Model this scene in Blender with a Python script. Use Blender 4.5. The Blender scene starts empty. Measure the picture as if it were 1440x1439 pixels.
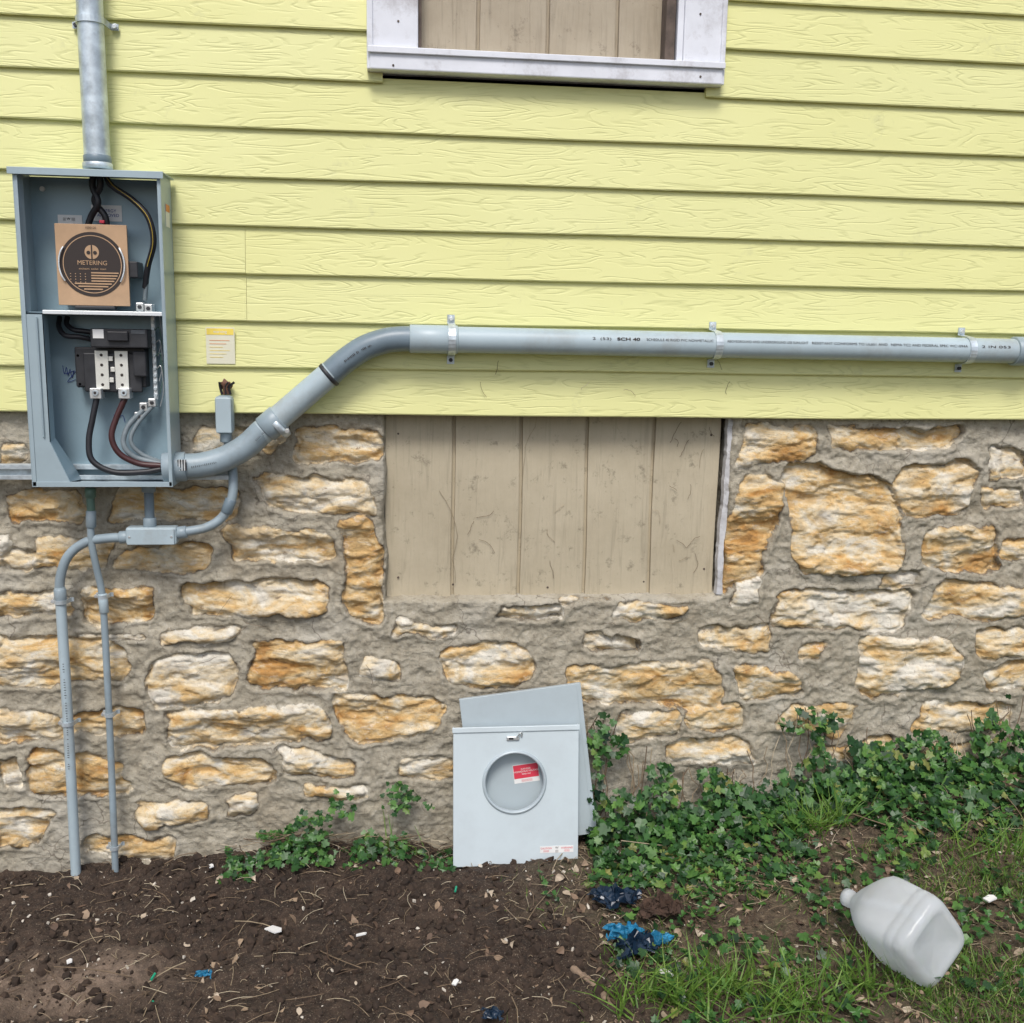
import bpy, math, random
import numpy as np
from mathutils import Vector, Matrix
random.seed(7); rng=np.random.default_rng(7)
sc=bpy.context.scene
sc.view_settings.view_transform='Standard'; sc.view_settings.look='None'; sc.view_settings.exposure=0
# ---------------------------------------------------------------- camera
FPX=1450.; YAW=math.radians(6.6); PIT=math.radians(10.); ROL=math.radians(1.0)
C=Vector((0,-2.6,1.46))
F=Vector((math.sin(YAW)*math.cos(PIT),math.cos(YAW)*math.cos(PIT),-math.sin(PIT)))
R0=Vector((math.cos(YAW),-math.sin(YAW),0)); U0=R0.cross(F)
R=R0*math.cos(ROL)+U0*math.sin(ROL); U=U0*math.cos(ROL)-R0*math.sin(ROL)
cam=bpy.data.cameras.new('camera'); co=bpy.data.objects.new('camera',cam); sc.collection.objects.link(co)
cam.sensor_width=36; cam.lens=36*FPX/1440; cam.clip_end=500; cam.clip_start=0.02
M=Matrix((( R.x,U.x,-F.x,C.x),(R.y,U.y,-F.y,C.y),(R.z,U.z,-F.z,C.z),(0,0,0,1)))
co.matrix_world=M; sc.camera=co
def P(u,v,y=0.0):
    "survey measurement -> world point on the vertical plane y"
    d=F*FPX+R*(u-720)-U*(v-719.5)
    return C+d*((y-C.y)/d.y)
# ---------------------------------------------------------------- noise
def h2(xi,yi,s):
    h=(xi.astype(np.int64)*374761393+yi.astype(np.int64)*668265263+int(s)*2147483647*3+int(s)*974711)&0xffffffff
    h=((h^(h>>13))*1274126177)&0xffffffff
    h=((h^(h>>15))*2246822519)&0xffffffff
    return ((h^(h>>16))&0xffffff)/float(0xffffff)
def vn(x,y,s=0):
    x=np.asarray(x,float);y=np.asarray(y,float)
    xi=np.floor(x);yi=np.floor(y);fx=x-xi;fy=y-yi
    fx=fx*fx*fx*(fx*(fx*6-15)+10);fy=fy*fy*fy*(fy*(fy*6-15)+10)
    a=h2(xi,yi,s);b=h2(xi+1,yi,s);c=h2(xi,yi+1,s);d=h2(xi+1,yi+1,s)
    return (a+(b-a)*fx)*(1-fy)+(c+(d-c)*fx)*fy
def fbm(x,y,s=0,o=4):
    r=0;a=.5;t=0
    for i in range(o):
        r=r+a*vn(x*2**i+i*17.3,y*2**i+i*9.1,s+i);t+=a;a*=.5
    return r/t*2-1
def sstep(a,b,x):
    t=np.clip((x-a)/(b-a),0,1);return t*t*(3-2*t)
# ---------------------------------------------------------------- materials
def newmat(name):
    m=bpy.data.materials.new(name);m.use_nodes=True;nt=m.node_tree
    return m,nt,nt.nodes['Principled BSDF']
def nd(nt,t,ins=None,**pr):
    n=nt.nodes.new(t)
    for k,v in pr.items(): setattr(n,k,v)
    if ins:
        for k,v in ins.items():
            if isinstance(v,bpy.types.NodeSocket): nt.links.new(v,n.inputs[k])
            else: n.inputs[k].default_value=v
    return n
def math_(nt,op,a,b=0.,c=None,clamp=False):
    n=nt.nodes.new('ShaderNodeMath');n.operation=op;n.use_clamp=clamp
    for i,v in enumerate([a,b]+([c] if c is not None else [])):
        if isinstance(v,bpy.types.NodeSocket): nt.links.new(v,n.inputs[i])
        else: n.inputs[i].default_value=v
    return n.outputs[0]
def mixc(nt,f,a,b,mode='MIX'):
    n=nt.nodes.new('ShaderNodeMix');n.data_type='RGBA';n.blend_type=mode
    for s,v in ((n.inputs[0],f),(n.inputs[6],a),(n.inputs[7],b)):
        if isinstance(v,bpy.types.NodeSocket): nt.links.new(v,s)
        else: s.default_value=(tuple(v)+(1,))[:4] if not isinstance(v,(int,float)) else v
    return n.outputs[2]
def ramp(nt,f,st):
    n=nt.nodes.new('ShaderNodeValToRGB');nt.links.new(f,n.inputs[0])
    e=n.color_ramp.elements
    while len(e)<len(st): e.new(.5)
    for i,(p,c) in enumerate(st):
        e[i].position=p;e[i].color=(tuple(c)+(1,))[:4] if not isinstance(c,(int,float)) else (c,c,c,1)
    return n.outputs[0]
def objco(nt,scale=(1,1,1)):
    t=nd(nt,'ShaderNodeTexCoord');m=nd(nt,'ShaderNodeMapping',{'Vector':t.outputs['Object'],'Scale':scale});return m.outputs[0]
def noise(nt,vec,scale,detail=4,rough=.55,dist=0):
    return nd(nt,'ShaderNodeTexNoise',{'Vector':vec,'Scale':scale,'Detail':detail,'Roughness':rough,'Distortion':dist}).outputs[0]
def attr(nt,n): return nd(nt,'ShaderNodeAttribute',attribute_name=n).outputs['Fac']
def setbump(nt,b,h,st,dist):
    n=nd(nt,'ShaderNodeBump',{'Height':h,'Strength':st,'Distance':dist});nt.links.new(n.outputs[0],b.inputs['Normal'])
def pm(name,col,rough=.5,metal=0,var=.12,scale=15,bump=.15,bscale=150,dirt=None,dirtamt=.3):
    m,nt,b=newmat(name);v=objco(nt)
    n=noise(nt,v,scale,4,.6);lo=[c*(1-var) for c in col];hi=[min(1,c*(1+var)) for c in col]
    c=mixc(nt,ramp(nt,n,[(.3,0.),(.7,1.)]),lo,hi)
    if dirt is not None:
        n2=noise(nt,v,scale*.6,6,.75);f=ramp(nt,n2,[(.5,0.),(.72,dirtamt)]);c=mixc(nt,f,c,dirt)
    nt.links.new(c,b.inputs['Base Color']);b.inputs['Metallic'].default_value=metal
    r=ramp(nt,n,[(.2,max(0,rough-.1)),(.8,min(1,rough+.1))]);nt.links.new(r,b.inputs['Roughness'])
    if bump: setbump(nt,b,noise(nt,v,bscale,2),bump,.001)
    return m
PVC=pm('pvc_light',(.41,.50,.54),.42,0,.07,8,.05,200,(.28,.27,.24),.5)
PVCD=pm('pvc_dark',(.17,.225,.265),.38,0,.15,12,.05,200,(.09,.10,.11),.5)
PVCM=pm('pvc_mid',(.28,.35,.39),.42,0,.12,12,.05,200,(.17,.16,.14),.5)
BOXG=pm('painted_steel_grey',(.36,.45,.49),.38,.1,.06,6,.05,300,(.22,.25,.27),.35)
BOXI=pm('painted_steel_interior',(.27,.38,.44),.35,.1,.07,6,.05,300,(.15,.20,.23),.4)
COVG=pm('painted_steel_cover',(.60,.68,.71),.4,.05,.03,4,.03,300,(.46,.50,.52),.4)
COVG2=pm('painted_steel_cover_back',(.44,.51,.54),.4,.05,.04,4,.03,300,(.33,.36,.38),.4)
GALV=pm('galvanised_steel',(.58,.65,.69),.40,.5,.28,32,.25,90,(.33,.36,.38),.6)
ZINC=pm('zinc_hardware',(.70,.72,.72),.32,.65,.2,60,.1,200)
BLK=pm('black_rubber',(.018,.018,.022),.45,0,.2,40,.1)
BLK2=pm('black_bakelite',(.03,.031,.035),.5,0,.2,40,.15)
RED=pm('dark_red_wire',(.06,.02,.02),.4,0,.2,40,.1)
GRYW=pm('grey_wire',(.2,.24,.26),.4,0,.2,40,.1)
YEL=pm('yellow_stripe',(.6,.42,.05),.4,0)
CARD=pm('cardboard',(.50,.33,.20),.85,0,.1,20,.2,120)
INK=pm('printed_black',(.035,.025,.022),.7,0,.1)
INKG=pm('printed_grey',(.09,.10,.11),.7,0,.3,60)
WHT=pm('white_label',(.78,.78,.76),.5,0,.05)
REDL=pm('red_label',(.66,.045,.08),.5,0,.05)
ORG=pm('orange_label',(.7,.22,.04),.5)
YLAB=pm('yellow_label',(.85,.66,.12),.5)
GRN=pm('green_hardware',(.13,.22,.18),.4,.3)
BLUE=pm('blue_marker',(.03,.05,.25),.6)
TRIM=pm('weathered_white_trim',(.75,.77,.82),.45,0,.09,9,.3,60,(.30,.27,.26),.75)
BRN=pm('exposed_brown_wood',(.10,.075,.06),.8,0,.5,30,.4,80)
COPP=pm('brown_sealant',(.15,.07,.045),.7,0,.4,60,.5,80)
ROOF=pm('roof_shingles',(.09,.085,.08),.9,0,.3,20,.5,40)
# siding
def siding_mat():
    m,nt,b=newmat('yellow_lap_siding')
    t=nd(nt,'ShaderNodeTexCoord');r=attr(nt,'rnd')
    cx=nd(nt,'ShaderNodeCombineXYZ',{'X':math_(nt,'MULTIPLY',r,37.),'Y':0.,'Z':math_(nt,'MULTIPLY',r,11.)})
    v=nd(nt,'ShaderNodeVectorMath',{0:t.outputs['Object'],1:cx.outputs[0]},operation='ADD').outputs[0]
    mp=nd(nt,'ShaderNodeMapping',{'Vector':v,'Scale':(1.9,1,13)}).outputs[0]
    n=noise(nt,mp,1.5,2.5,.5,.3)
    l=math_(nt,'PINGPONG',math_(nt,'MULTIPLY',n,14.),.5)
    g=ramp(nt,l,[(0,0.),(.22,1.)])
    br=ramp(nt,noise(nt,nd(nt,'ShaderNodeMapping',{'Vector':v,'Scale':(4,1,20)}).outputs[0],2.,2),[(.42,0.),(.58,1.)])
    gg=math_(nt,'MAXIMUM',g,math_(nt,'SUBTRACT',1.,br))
    big=noise(nt,v,1.7,3)
    base=mixc(nt,ramp(nt,big,[(.3,0.),(.7,1.)]),(.735,.725,.315),(.79,.78,.37))
    base=mixc(nt,math_(nt,'MULTIPLY',r,.35),base,(.73,.74,.38))
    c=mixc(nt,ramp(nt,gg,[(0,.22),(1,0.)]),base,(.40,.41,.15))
    d=ramp(nt,noise(nt,v,5,6,.8),[(.60,0.),(.72,.4)])
    c=mixc(nt,d,c,(.46,.46,.26))
    nt.links.new(c,b.inputs['Base Color']);b.inputs['Roughness'].default_value=.55
    setbump(nt,b,gg,.38,.002)
    return m
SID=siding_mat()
def stone_mat():
    m,nt,b=newmat('limestone_and_mortar');v=objco(nt)
    sd=attr(nt,'sd');tone=attr(nt,'tone');cav=attr(nt,'cav')
    m1=noise(nt,v,19,6,.68);m2=noise(nt,v,75,4,.75)
    e=math_(nt,'ADD',sd,math_(nt,'MULTIPLY',math_(nt,'SUBTRACT',m1,.52),.032))
    mask=math_(nt,'MULTIPLY_ADD',e,450.,.5,clamp=True)
    vs=nd(nt,'ShaderNodeMapping',{'Vector':v,'Scale':(1,1,2.0)}).outputs[0]
    n1=noise(nt,vs,8,5,.66,.6);n2=noise(nt,vs,26,5,.72,.4);n3=noise(nt,v,130,3,.7)
    f=math_(nt,'ADD',math_(nt,'MULTIPLY',math_(nt,'SUBTRACT',n1,.5),2.9),tone)
    cs=ramp(nt,f,[(.05,(.72,.68,.58)),(.33,(.71,.59,.39)),(.60,(.66,.45,.20)),(.95,(.50,.26,.075))])
    cs=mixc(nt,ramp(nt,n2,[(.55,0.),(.70,.7)]),cs,(.78,.72,.60))
    cs=mixc(nt,ramp(nt,n2,[(.29,.8),(.39,0.)]),cs,(.20,.12,.06))
    cs=mixc(nt,ramp(nt,n3,[(.3,.35),(.44,0.)]),cs,(.30,.20,.11))
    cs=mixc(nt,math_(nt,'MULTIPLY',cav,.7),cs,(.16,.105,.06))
    cm=mixc(nt,ramp(nt,m1,[(.35,0.),(.65,1.)]),(.315,.28,.21),(.435,.395,.31))
    cm=mixc(nt,ramp(nt,m2,[(.30,.75),(.46,0.)]),cm,(.14,.12,.09))
    cm=mixc(nt,ramp(nt,m2,[(.56,0.),(.70,.5)]),cm,(.58,.54,.46))
    ms=noise(nt,v,3.2,4,.6)
    cm=mixc(nt,ramp(nt,ms,[(.52,0.),(.66,.5)]),cm,(.50,.475,.41))
    cm=mixc(nt,ramp(nt,ms,[(.34,.5),(.46,0.)]),cm,(.29,.24,.165))
    wv=nd(nt,'ShaderNodeVectorMath',{0:nd(nt,'ShaderNodeTexNoise',{'Vector':v,'Scale':14.,'Detail':3.}).outputs[1],1:(.12,.12,.12)},operation='MULTIPLY').outputs[0]
    vor=nd(nt,'ShaderNodeTexVoronoi',{'Vector':nd(nt,'ShaderNodeVectorMath',{0:v,1:wv},operation='ADD').outputs[0],'Scale':7.},feature='DISTANCE_TO_EDGE').outputs[0]
    ck=math_(nt,'MULTIPLY',ramp(nt,vor,[(0,1.),(.016,0.)]),ramp(nt,ms,[(.5,0.),(.58,1.)]))
    cm=mixc(nt,math_(nt,'MULTIPLY',ck,.7),cm,(.09,.07,.05))
    ed=ramp(nt,math_(nt,'ABSOLUTE',e),[(0,1.),(.003,0.)])
    c=mixc(nt,mask,cm,cs);c=mixc(nt,math_(nt,'MULTIPLY',ed,math_(nt,'MULTIPLY',ramp(nt,n1,[(.40,0.),(.55,1.)]),.85)),c,(.09,.07,.05))
    nt.links.new(c,b.inputs['Base Color']);b.inputs['Roughness'].default_value=.92
    h=math_(nt,'ADD',math_(nt,'MULTIPLY',n2,1.1),math_(nt,'MULTIPLY',n3,.5))
    h=math_(nt,'ADD',math_(nt,'MULTIPLY',m2,.45),h)
    setbump(nt,b,h,.8,.006)
    return m
STONE=stone_mat()
def panel_mat(name,c1,c2):
    m,nt,b=newmat(name);v=objco(nt)
    vg=nd(nt,'ShaderNodeMapping',{'Vector':v,'Scale':(30,1,1.6)}).outputs[0]
    g=noise(nt,vg,2.5,4,.6,.8);n=noise(nt,v,5,6,.72)
    c=mixc(nt,ramp(nt,n,[(.3,0.),(.65,1.)]),c1,c2)
    c=mixc(nt,ramp(nt,g,[(.3,.35),(.45,0.)]),c,[x*.55 for x in c1])
    c=mixc(nt,ramp(nt,noise(nt,v,22,6,.8),[(.57,0.),(.67,.65)]),c,[x*.4 for x in c1])
    nt.links.new(c,b.inputs['Base Color']);b.inputs['Roughness'].default_value=.75
    setbump(nt,b,g,.8,.003);return m
PANEL=panel_mat('textured_plywood_siding',(.43,.37,.26),(.52,.455,.33))
PANEL2=panel_mat('textured_plywood_upper',(.36,.30,.215),(.44,.38,.285))
# ---------------------------------------------------------------- mesh helpers
def link(ob,parent=None):
    sc.collection.objects.link(ob)
    if parent is not None:
        ob.parent=parent;ob.matrix_parent_inverse=Matrix.Translation(-parent.location)
    return ob
def empty(name,loc):
    e=bpy.data.objects.new(name,None);e.location=loc;e.empty_display_size=.1;sc.collection.objects.link(e);return e
def mo(name,V,Fc,mat,parent=None,smooth=False,bevel=0):
    me=bpy.data.meshes.new(name);me.from_pydata([tuple(v) for v in V],[],[tuple(f) for f in Fc]);me.materials.append(mat)
    if smooth:
        for p in me.polygons:p.use_smooth=True
    ob=bpy.data.objects.new(name,me)
    if bevel:
        md=ob.modifiers.new('b','BEVEL');md.width=bevel;md.segments=2;md.limit_method='ANGLE'
    return link(ob,parent)
def mnp(name,V,Fc,mat,parent=None,smooth=False,attrs=None):
    V=np.asarray(V,np.float32).reshape(-1,3);Fc=np.asarray(Fc,np.int32)
    me=bpy.data.meshes.new(name);k=Fc.shape[1];n=len(Fc)
    me.vertices.add(len(V));me.vertices.foreach_set('co',V.ravel())
    me.loops.add(n*k);me.loops.foreach_set('vertex_index',Fc.ravel())
    me.polygons.add(n);me.polygons.foreach_set('loop_start',np.arange(n,dtype=np.int32)*k)
    me.update(calc_edges=True)
    me.polygons.foreach_set('use_smooth',np.full(n,smooth,bool))
    for a,arr in (attrs or {}).items():
        at=me.attributes.new(a,'FLOAT','POINT');at.data.foreach_set('value',np.asarray(arr,np.float32).ravel())
    me.materials.append(mat);me.update()
    return link(bpy.data.objects.new(name,me),parent)
def box(name,x0,x1,y0,y1,z0,z1,mat,parent=None,bevel=.001):
    V=[(x,y,z) for x in (x0,x1) for y in (y0,y1) for z in (z0,z1)]
    Fc=[(0,1,3,2),(4,6,7,5),(0,4,5,1),(2,3,7,6),(0,2,6,4),(1,5,7,3)]
    return mo(name,V,Fc,mat,parent,False,bevel)
def catm(pts,n=10):
    pts=[Vector(p) for p in pts]
    if len(pts)==2:return pts
    q=[2*pts[0]-pts[1]]+pts+[2*pts[-1]-pts[-2]];out=[]
    for i in range(1,len(q)-2):
        a,b,c,d=q[i-1:i+3]
        for k in range(n):
            t=k/n;out.append(.5*((2*b)+(c-a)*t+(2*a-5*b+4*c-d)*t*t+(3*b-a-3*c+d)*t**3))
    out.append(pts[-1]);return out
def tubegeo(pts,r,ns=20,caps=True):
    V=[];Fc=[];n=len(pts);T=[(pts[min(i+1,n-1)]-pts[max(i-1,0)]).normalized() for i in range(n)]
    a=Vector((0,0,1)) if abs(T[0].z)<.9 else Vector((1,0,0));nx=T[0].cross(a).normalized()
    for i in range(n):
        nx=(nx-T[i]*nx.dot(T[i])).normalized();ny=T[i].cross(nx)
        ri=r[i] if isinstance(r,(list,tuple)) else r
        for k in range(ns):
            an=2*math.pi*k/ns;V.append(pts[i]+(nx*math.cos(an)+ny*math.sin(an))*ri)
    for i in range(n-1):
        for k in range(ns):
            Fc.append((i*ns+k,i*ns+(k+1)%ns,(i+1)*ns+(k+1)%ns,(i+1)*ns+k))
    if caps:
        Fc.append(tuple(range(ns-1,-1,-1)));Fc.append(tuple((n-1)*ns+k for k in range(ns)))
    return V,Fc
def tube(name,pts,r,mat,parent=None,ns=22,sm=10,straight=False):
    p=[Vector(x) for x in pts] if straight else catm(pts,sm)
    V,Fc=tubegeo(p,r,ns);ob=mo(name,V,Fc,mat,parent,True)
    try: ob.data.set_sharp_from_angle(angle=math.radians(50))
    except Exception: pass
    return ob
def collar(name,a,b,r,mat,parent=None,ch=.002):
    a=Vector(a);b=Vector(b);d=(b-a).normalized()
    return tube(name,[a,a+d*ch,b-d*ch,b],[r-ch,r,r,r-ch],mat,parent,straight=True)
def screw(name,p,r,mat,parent,n=Vector((0,-1,0)),t=.005,ns=6):
    p=Vector(p);V,Fc=tubegeo([p,p+n*t],r,ns);return mo(name,V,Fc,mat,parent,False,.0006)
def text(name,s,loc,size,mat,parent=None,rotz=0,sx=1.0,basis=None,off=0):
    cu=bpy.data.curves.new(name,'FONT');cu.body=s;cu.size=size;cu.align_x='CENTER';cu.align_y='CENTER';cu.offset=off
    ob=bpy.data.objects.new(name+'_t',cu);sc.collection.objects.link(ob)
    dg=bpy.context.evaluated_depsgraph_get();me=bpy.data.meshes.new_from_object(ob.evaluated_get(dg))
    bpy.data.objects.remove(ob)
    if basis is None: basis=Matrix.Rotation(rotz,4,'Y')@Matrix.Rotation(math.pi/2,4,'X')
    me.transform(Matrix.Translation(loc)@basis@Matrix.Diagonal((sx,1,1,1)))
    me.materials.clear();me.materials.append(mat)
    me.name=name
    return link(bpy.data.objects.new(name,me),parent)
def disc(name,c,r,mat,parent,ns=40,y=0,r0=0):
    V=[];Fc=[]
    for k in range(ns):
        a=2*math.pi*k/ns;V.append((c[0]+r*math.cos(a),c[1]+y,c[2]+r*math.sin(a)))
    if r0:
        for k in range(ns):
            a=2*math.pi*k/ns;V.append((c[0]+r0*math.cos(a),c[1]+y,c[2]+r0*math.sin(a)))
        Fc=[(k,(k+1)%ns,ns+(k+1)%ns,ns+k) for k in range(ns)]
    else: Fc=[tuple(range(ns))]
    return mo(name,V,Fc,mat,parent)
# ---------------------------------------------------------------- world / light
w=bpy.data.worlds.new('World');sc.world=w;w.use_nodes=True;nt=w.node_tree
sky=nt.nodes.new('ShaderNodeTexSky');sky.sky_type='NISHITA';sky.sun_disc=False
EL=math.radians(54);AZ=math.radians(190)
sky.sun_elevation=EL;sky.sun_rotation=AZ;sky.dust_density=3;sky.air_density=1
bg=nt.nodes['Background'];bg.inputs[1].default_value=.15;nt.links.new(sky.outputs[0],bg.inputs[0])
sl=bpy.data.lights.new('sun','SUN');sl.energy=2.25;sl.angle=math.radians(18);sl.color=(1,.975,.94)
so=bpy.data.objects.new('sun',sl);sc.collection.objects.link(so)
dv=Vector((math.sin(AZ)*math.cos(EL),math.cos(AZ)*math.cos(EL),math.sin(EL)))
so.rotation_euler=dv.to_track_quat('Z','Y').to_euler();so.location=(0,-5,8)
# ---------------------------------------------------------------- ground shape
gx=[];gz=[]
for u,v,y in ((100,1232,-.03),(400,1212,-.05),(725,1222,-.115),(950,1170,-.05),(1200,1100,0),(1430,1072,0)):
    p=P(u,v,y);gx.append(p.x);gz.append(p.z)
def gbase(x,y):
    z=np.interp(x,gx,gz)
    return z*np.exp(-np.maximum(0,-np.asarray(y)-2)/4.)*np.exp(-np.maximum(0,np.abs(x)-4)/4.)
def GP(u,v):
    p=P(u,v,-.3)
    for _ in range(12):
        d=(p-C);z=float(gbase(p.x,p.y));t=(z-C.z)/d.z;p=C+d*t
    return p
b0=GP(830,1215);b1=GP(880,1430)
def veg(x,y):
    bx=b0.x+(y-b0.y)*(b1.x-b0.x)/(b1.y-b0.y)
    return sstep(-.2,.16,x-bx+fbm(x*4,y*4,31)*.3)
def gz_(x,y,fine=True):
    x=np.asarray(x,float);y=np.asarray(y,float)
    near=np.exp(-np.maximum(0,-y-2.5))*np.exp(-np.maximum(0,np.abs(x)-3))
    z=gbase(x,y)+fbm(x*1.7,y*1.7,5,3)*.012*near
    bare=1-veg(x,y)
    z=z+near*(fbm(x*7,y*7,6,5)*(.016+.022*bare)+ (vn(x*45,y*45,9)*.009+vn(x*90,y*90,10)*.005)*(.45+.55*bare))
    return z
def axis(a,b,st,out,stc):
    l=list(np.arange(a,b,st));s=st;x=a;L=[]
    while x>-out: s*=stc;x-=s;L.append(x)
    s=st;x=l[-1];Rr=[]
    while x<out: s*=stc;x+=s;Rr.append(x)
    return np.array(L[::-1]+l+Rr)
X1=axis(-1.7,2.4,.009,60,1.12);Y1=axis(-1.2,.12,.009,60,1.12)
XX,YY=np.meshgrid(X1,Y1,indexing='ij')
ZZ=gz_(XX,YY)
def gridfaces(nx,ny):
    i=np.arange((nx-1))[:,None]*ny+np.arange(ny-1)[None,:];i=i.ravel()
    return np.stack([i,i+ny,i+ny+1,i+1],1)
m,nt,b=newmat('soil_and_turf');v=objco(nt);vg=attr(nt,'veg');dry=attr(nt,'dry')
n1=noise(nt,v,9,5,.7);n2=noise(nt,v,60,5,.75);n3=noise(nt,v,260,2,.7)
soil=ramp(nt,n2,[(.3,(.012,.0075,.0055)),(.5,(.034,.021,.014)),(.72,(.085,.055,.036))])
soil=mixc(nt,ramp(nt,n1,[(.45,0.),(.68,.4)]),soil,(.12,.08,.055))
soil=mixc(nt,math_(nt,'MULTIPLY',dry,ramp(nt,n2,[(.3,.35),(.6,.9)])),soil,(.26,.19,.14))
tf=ramp(nt,n2,[(.3,(.020,.020,.010)),(.45,(.075,.052,.034)),(.6,(.13,.095,.06)),(.75,(.26,.21,.145))])
tf=mixc(nt,ramp(nt,n1,[(.5,0.),(.65,.5)]),tf,(.05,.075,.022))
c=mixc(nt,vg,soil,tf);c=mixc(nt,ramp(nt,n3,[(.60,0.),(.68,.7)]),c,(.27,.22,.16))
nt.links.new(c,b.inputs['Base Color']);b.inputs['Roughness'].default_value=.95
setbump(nt,b,math_(nt,'ADD',n2,math_(nt,'MULTIPLY',n3,.5)),.9,.008)
GM=m
dl=GP(60,1385)
DRY=np.exp(-(((XX-dl.x)/.26)**2+((YY-dl.y)/.11)**2))*.95*(.5+vn(XX*14,YY*14,77))
ground=mnp('ground',np.stack([XX,YY,ZZ],-1),gridfaces(len(X1),len(Y1)),GM,None,True,{'veg':veg(XX,YY),'dry':np.clip(DRY,0,1)})
# ---------------------------------------------------------------- HOUSE
house=empty('house',(0,2,0))
zs=P(720,585,-.012).z
EXP=(P(1400,88,-.012).z-P(1400,590,-.012).z)/8
HX0,HX1=-5.2,5.4;ZT=3.9
wx0=.5*(P(518,10,-.03).x+P(521,98,-.03).x);wx1=.5*(P(1020,10,-.03).x+P(1012,118,-.03).x)
wz0=P(765,110,-.03).z;wz1=wz0+1.35
V=[];Fc=[];rn=[]
def board(x0,x1,z0,z1,r):
    i=len(V);xs=np.linspace(x0,x1,max(2,int((x1-x0)/.25)+2))
    for x in xs:
        s=.0014*math.sin(x*2.1+r*60)+.0008*math.sin(x*7+r*20)
        V.extend([(x,.006,z0+s+.002),(x,-.0125,z0+s),(x,-.0143,z0+s+.003),(x,-.002,z1+.012)])
        rn.extend([r]*4)
    for k in range(len(xs)-1):
        for a in range(3):
            Fc.append((i+k*4+a,i+k*4+a+1,i+k*4+4+a+1,i+k*4+4+a)[::-1])
    e=i+(len(xs)-1)*4
    Fc.append((i,i+1,i+2,i+3)); Fc.append((e+3,e+2,e+1,e))
nb=int((ZT-zs)/EXP)+1
jx=P(347,400).x
for k in range(nb):
    z0=zs+k*EXP;z1=z0+EXP
    cuts=[HX0]
    if k in (2,3): js=[jx,jx+3.1]
    elif k==6: js=[jx-2.4,jx+3.0]
    else: js=[-3.4+ (k*1.37)%1.3, 1.9+(k*.77)%.9]
    cuts+=[j for j in js if HX0<j<HX1]+[HX1]
    for a,b_ in zip(cuts[:-1],cuts[1:]):
        r=random.random();segs=[(a+.0004,b_-.0004)]
        if z1>wz0 and z0<wz1:
            ns=[]
            for s0,s1 in segs:
                if s0<wx0+.03: ns.append((s0,min(s1,wx0+.03)))
                if s1>wx1-.03: ns.append((max(s0,wx1-.03),s1))
            segs=[s for s in ns if s[1]-s[0]>.01]
        for s0,s1 in segs: board(s0,s1,z0,z1,r)
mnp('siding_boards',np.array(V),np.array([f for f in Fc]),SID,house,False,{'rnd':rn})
WALLP=pm('wall_paint_yellow',(.70,.69,.34),.6)
box('wall_left',HX0,HX0+.02,.012,8,zs,ZT,WALLP,house);box('wall_right',HX1-.02,HX1,.012,8,zs,ZT,WALLP,house)
box('wall_rear',HX0,HX1,8,8.02,zs,ZT,WALLP,house);box('floor_plate',HX0+.03,HX1-.03,.03,7.97,zs+.02,zs+.05,WALLP,house)
box('foundation_left',HX0+.01,HX0+.1,.2,8,-.5,zs-.001,STONE,house);box('foundation_right',HX1-.1,HX1-.01,.2,8,-.5,zs-.001,STONE,house)
mo('roof',[(HX0-.3,-.3,ZT),(HX1+.3,-.3,ZT),(HX1+.3,4,ZT+2),(HX0-.3,4,ZT+2),(HX0-.3,8.3,ZT),(HX1+.3,8.3,ZT),(HX0-.3,-.3,ZT-.12),(HX1+.3,-.3,ZT-.12),(HX1+.3,8.3,ZT-.12),(HX0-.3,8.3,ZT-.12)],
  [(0,1,2,3),(3,2,5,4),(0,6,7,1),(1,7,8,5,2),(4,5,8,9),(0,3,4,9,6),(6,9,8,7)],ROOF,house)
def panel(name,x0,x1,y,z0,z1,grooves,mat):
    xs=[x0];ys=[y]
    for g in grooves:
        xs+=[g-.005,g-.004,g+.004,g+.005];ys+=[y,y+.010,y+.010,y]
    xs.append(x1);ys.append(y)
    V=[];Fc=[];zz=np.linspace(z0,z1,9)
    for z in zz:
        for x,yy in zip(xs,ys):
            V.append((x+.0012*math.sin(z*11+x*9),yy+.002*math.sin(z*9+x*6),z))
    n=len(xs)
    for j in range(len(zz)-1):
        for i in range(n-1): Fc.append((j*n+i,j*n+i+1,(j+1)*n+i+1,(j+1)*n+i))
    return mo(name,V,Fc,mat,house)
# upper window
yp=.03
sxl=P(588,70,-.03).x
panel('upper_window_panel',sxl-.03,wx1-.03,yp,wz0+.02,wz1-.02,[P(u,40,yp).x for u in (672,770,868)],PANEL2)
sz=P(765,80,-.04).z
box('window_sill_trim',wx0,wx1,-.045,.02,wz0,sz,TRIM,house,.003)
box('window_sill_drip',wx0-.004,wx1+.004,-.052,-.0455,sz-.010,sz+.004,TRIM,house,.0015)
box('window_casing_left',wx0,sxl,-.035,.02,sz+.0005,wz1,TRIM,house,.003)
box('window_casing_left_edge',wx0-.006,wx0+.008,-.040,.0,wz0+.001,wz1,TRIM,house,.002)
xr1=P(960,80,-.03).x
box('window_casing_right',xr1,wx1,-.035,.02,sz+.0005,wz1,TRIM,house,.003)
box('window_casing_right_edge',wx1-.006,wx1+.006,-.040,0,wz0+.001,wz1,TRIM,house,.002)
box('window_stop_left',sxl+.0005,sxl+.008,-.02,.028,sz+.001,wz1,BRN,house)
box('window_stop_right',P(932,80,-.0).x,P(945,80,-.0).x,-.02,.028,sz+.001,wz1,BRN,house)
box('window_stop_right_outer',P(947,80,-.0).x,xr1-.0005,-.03,.028,sz+.001,wz1,TRIM,house)
box('window_head_trim',wx0,wx1,-.045,.02,wz1,wz1+.1,TRIM,house,.003)
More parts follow.
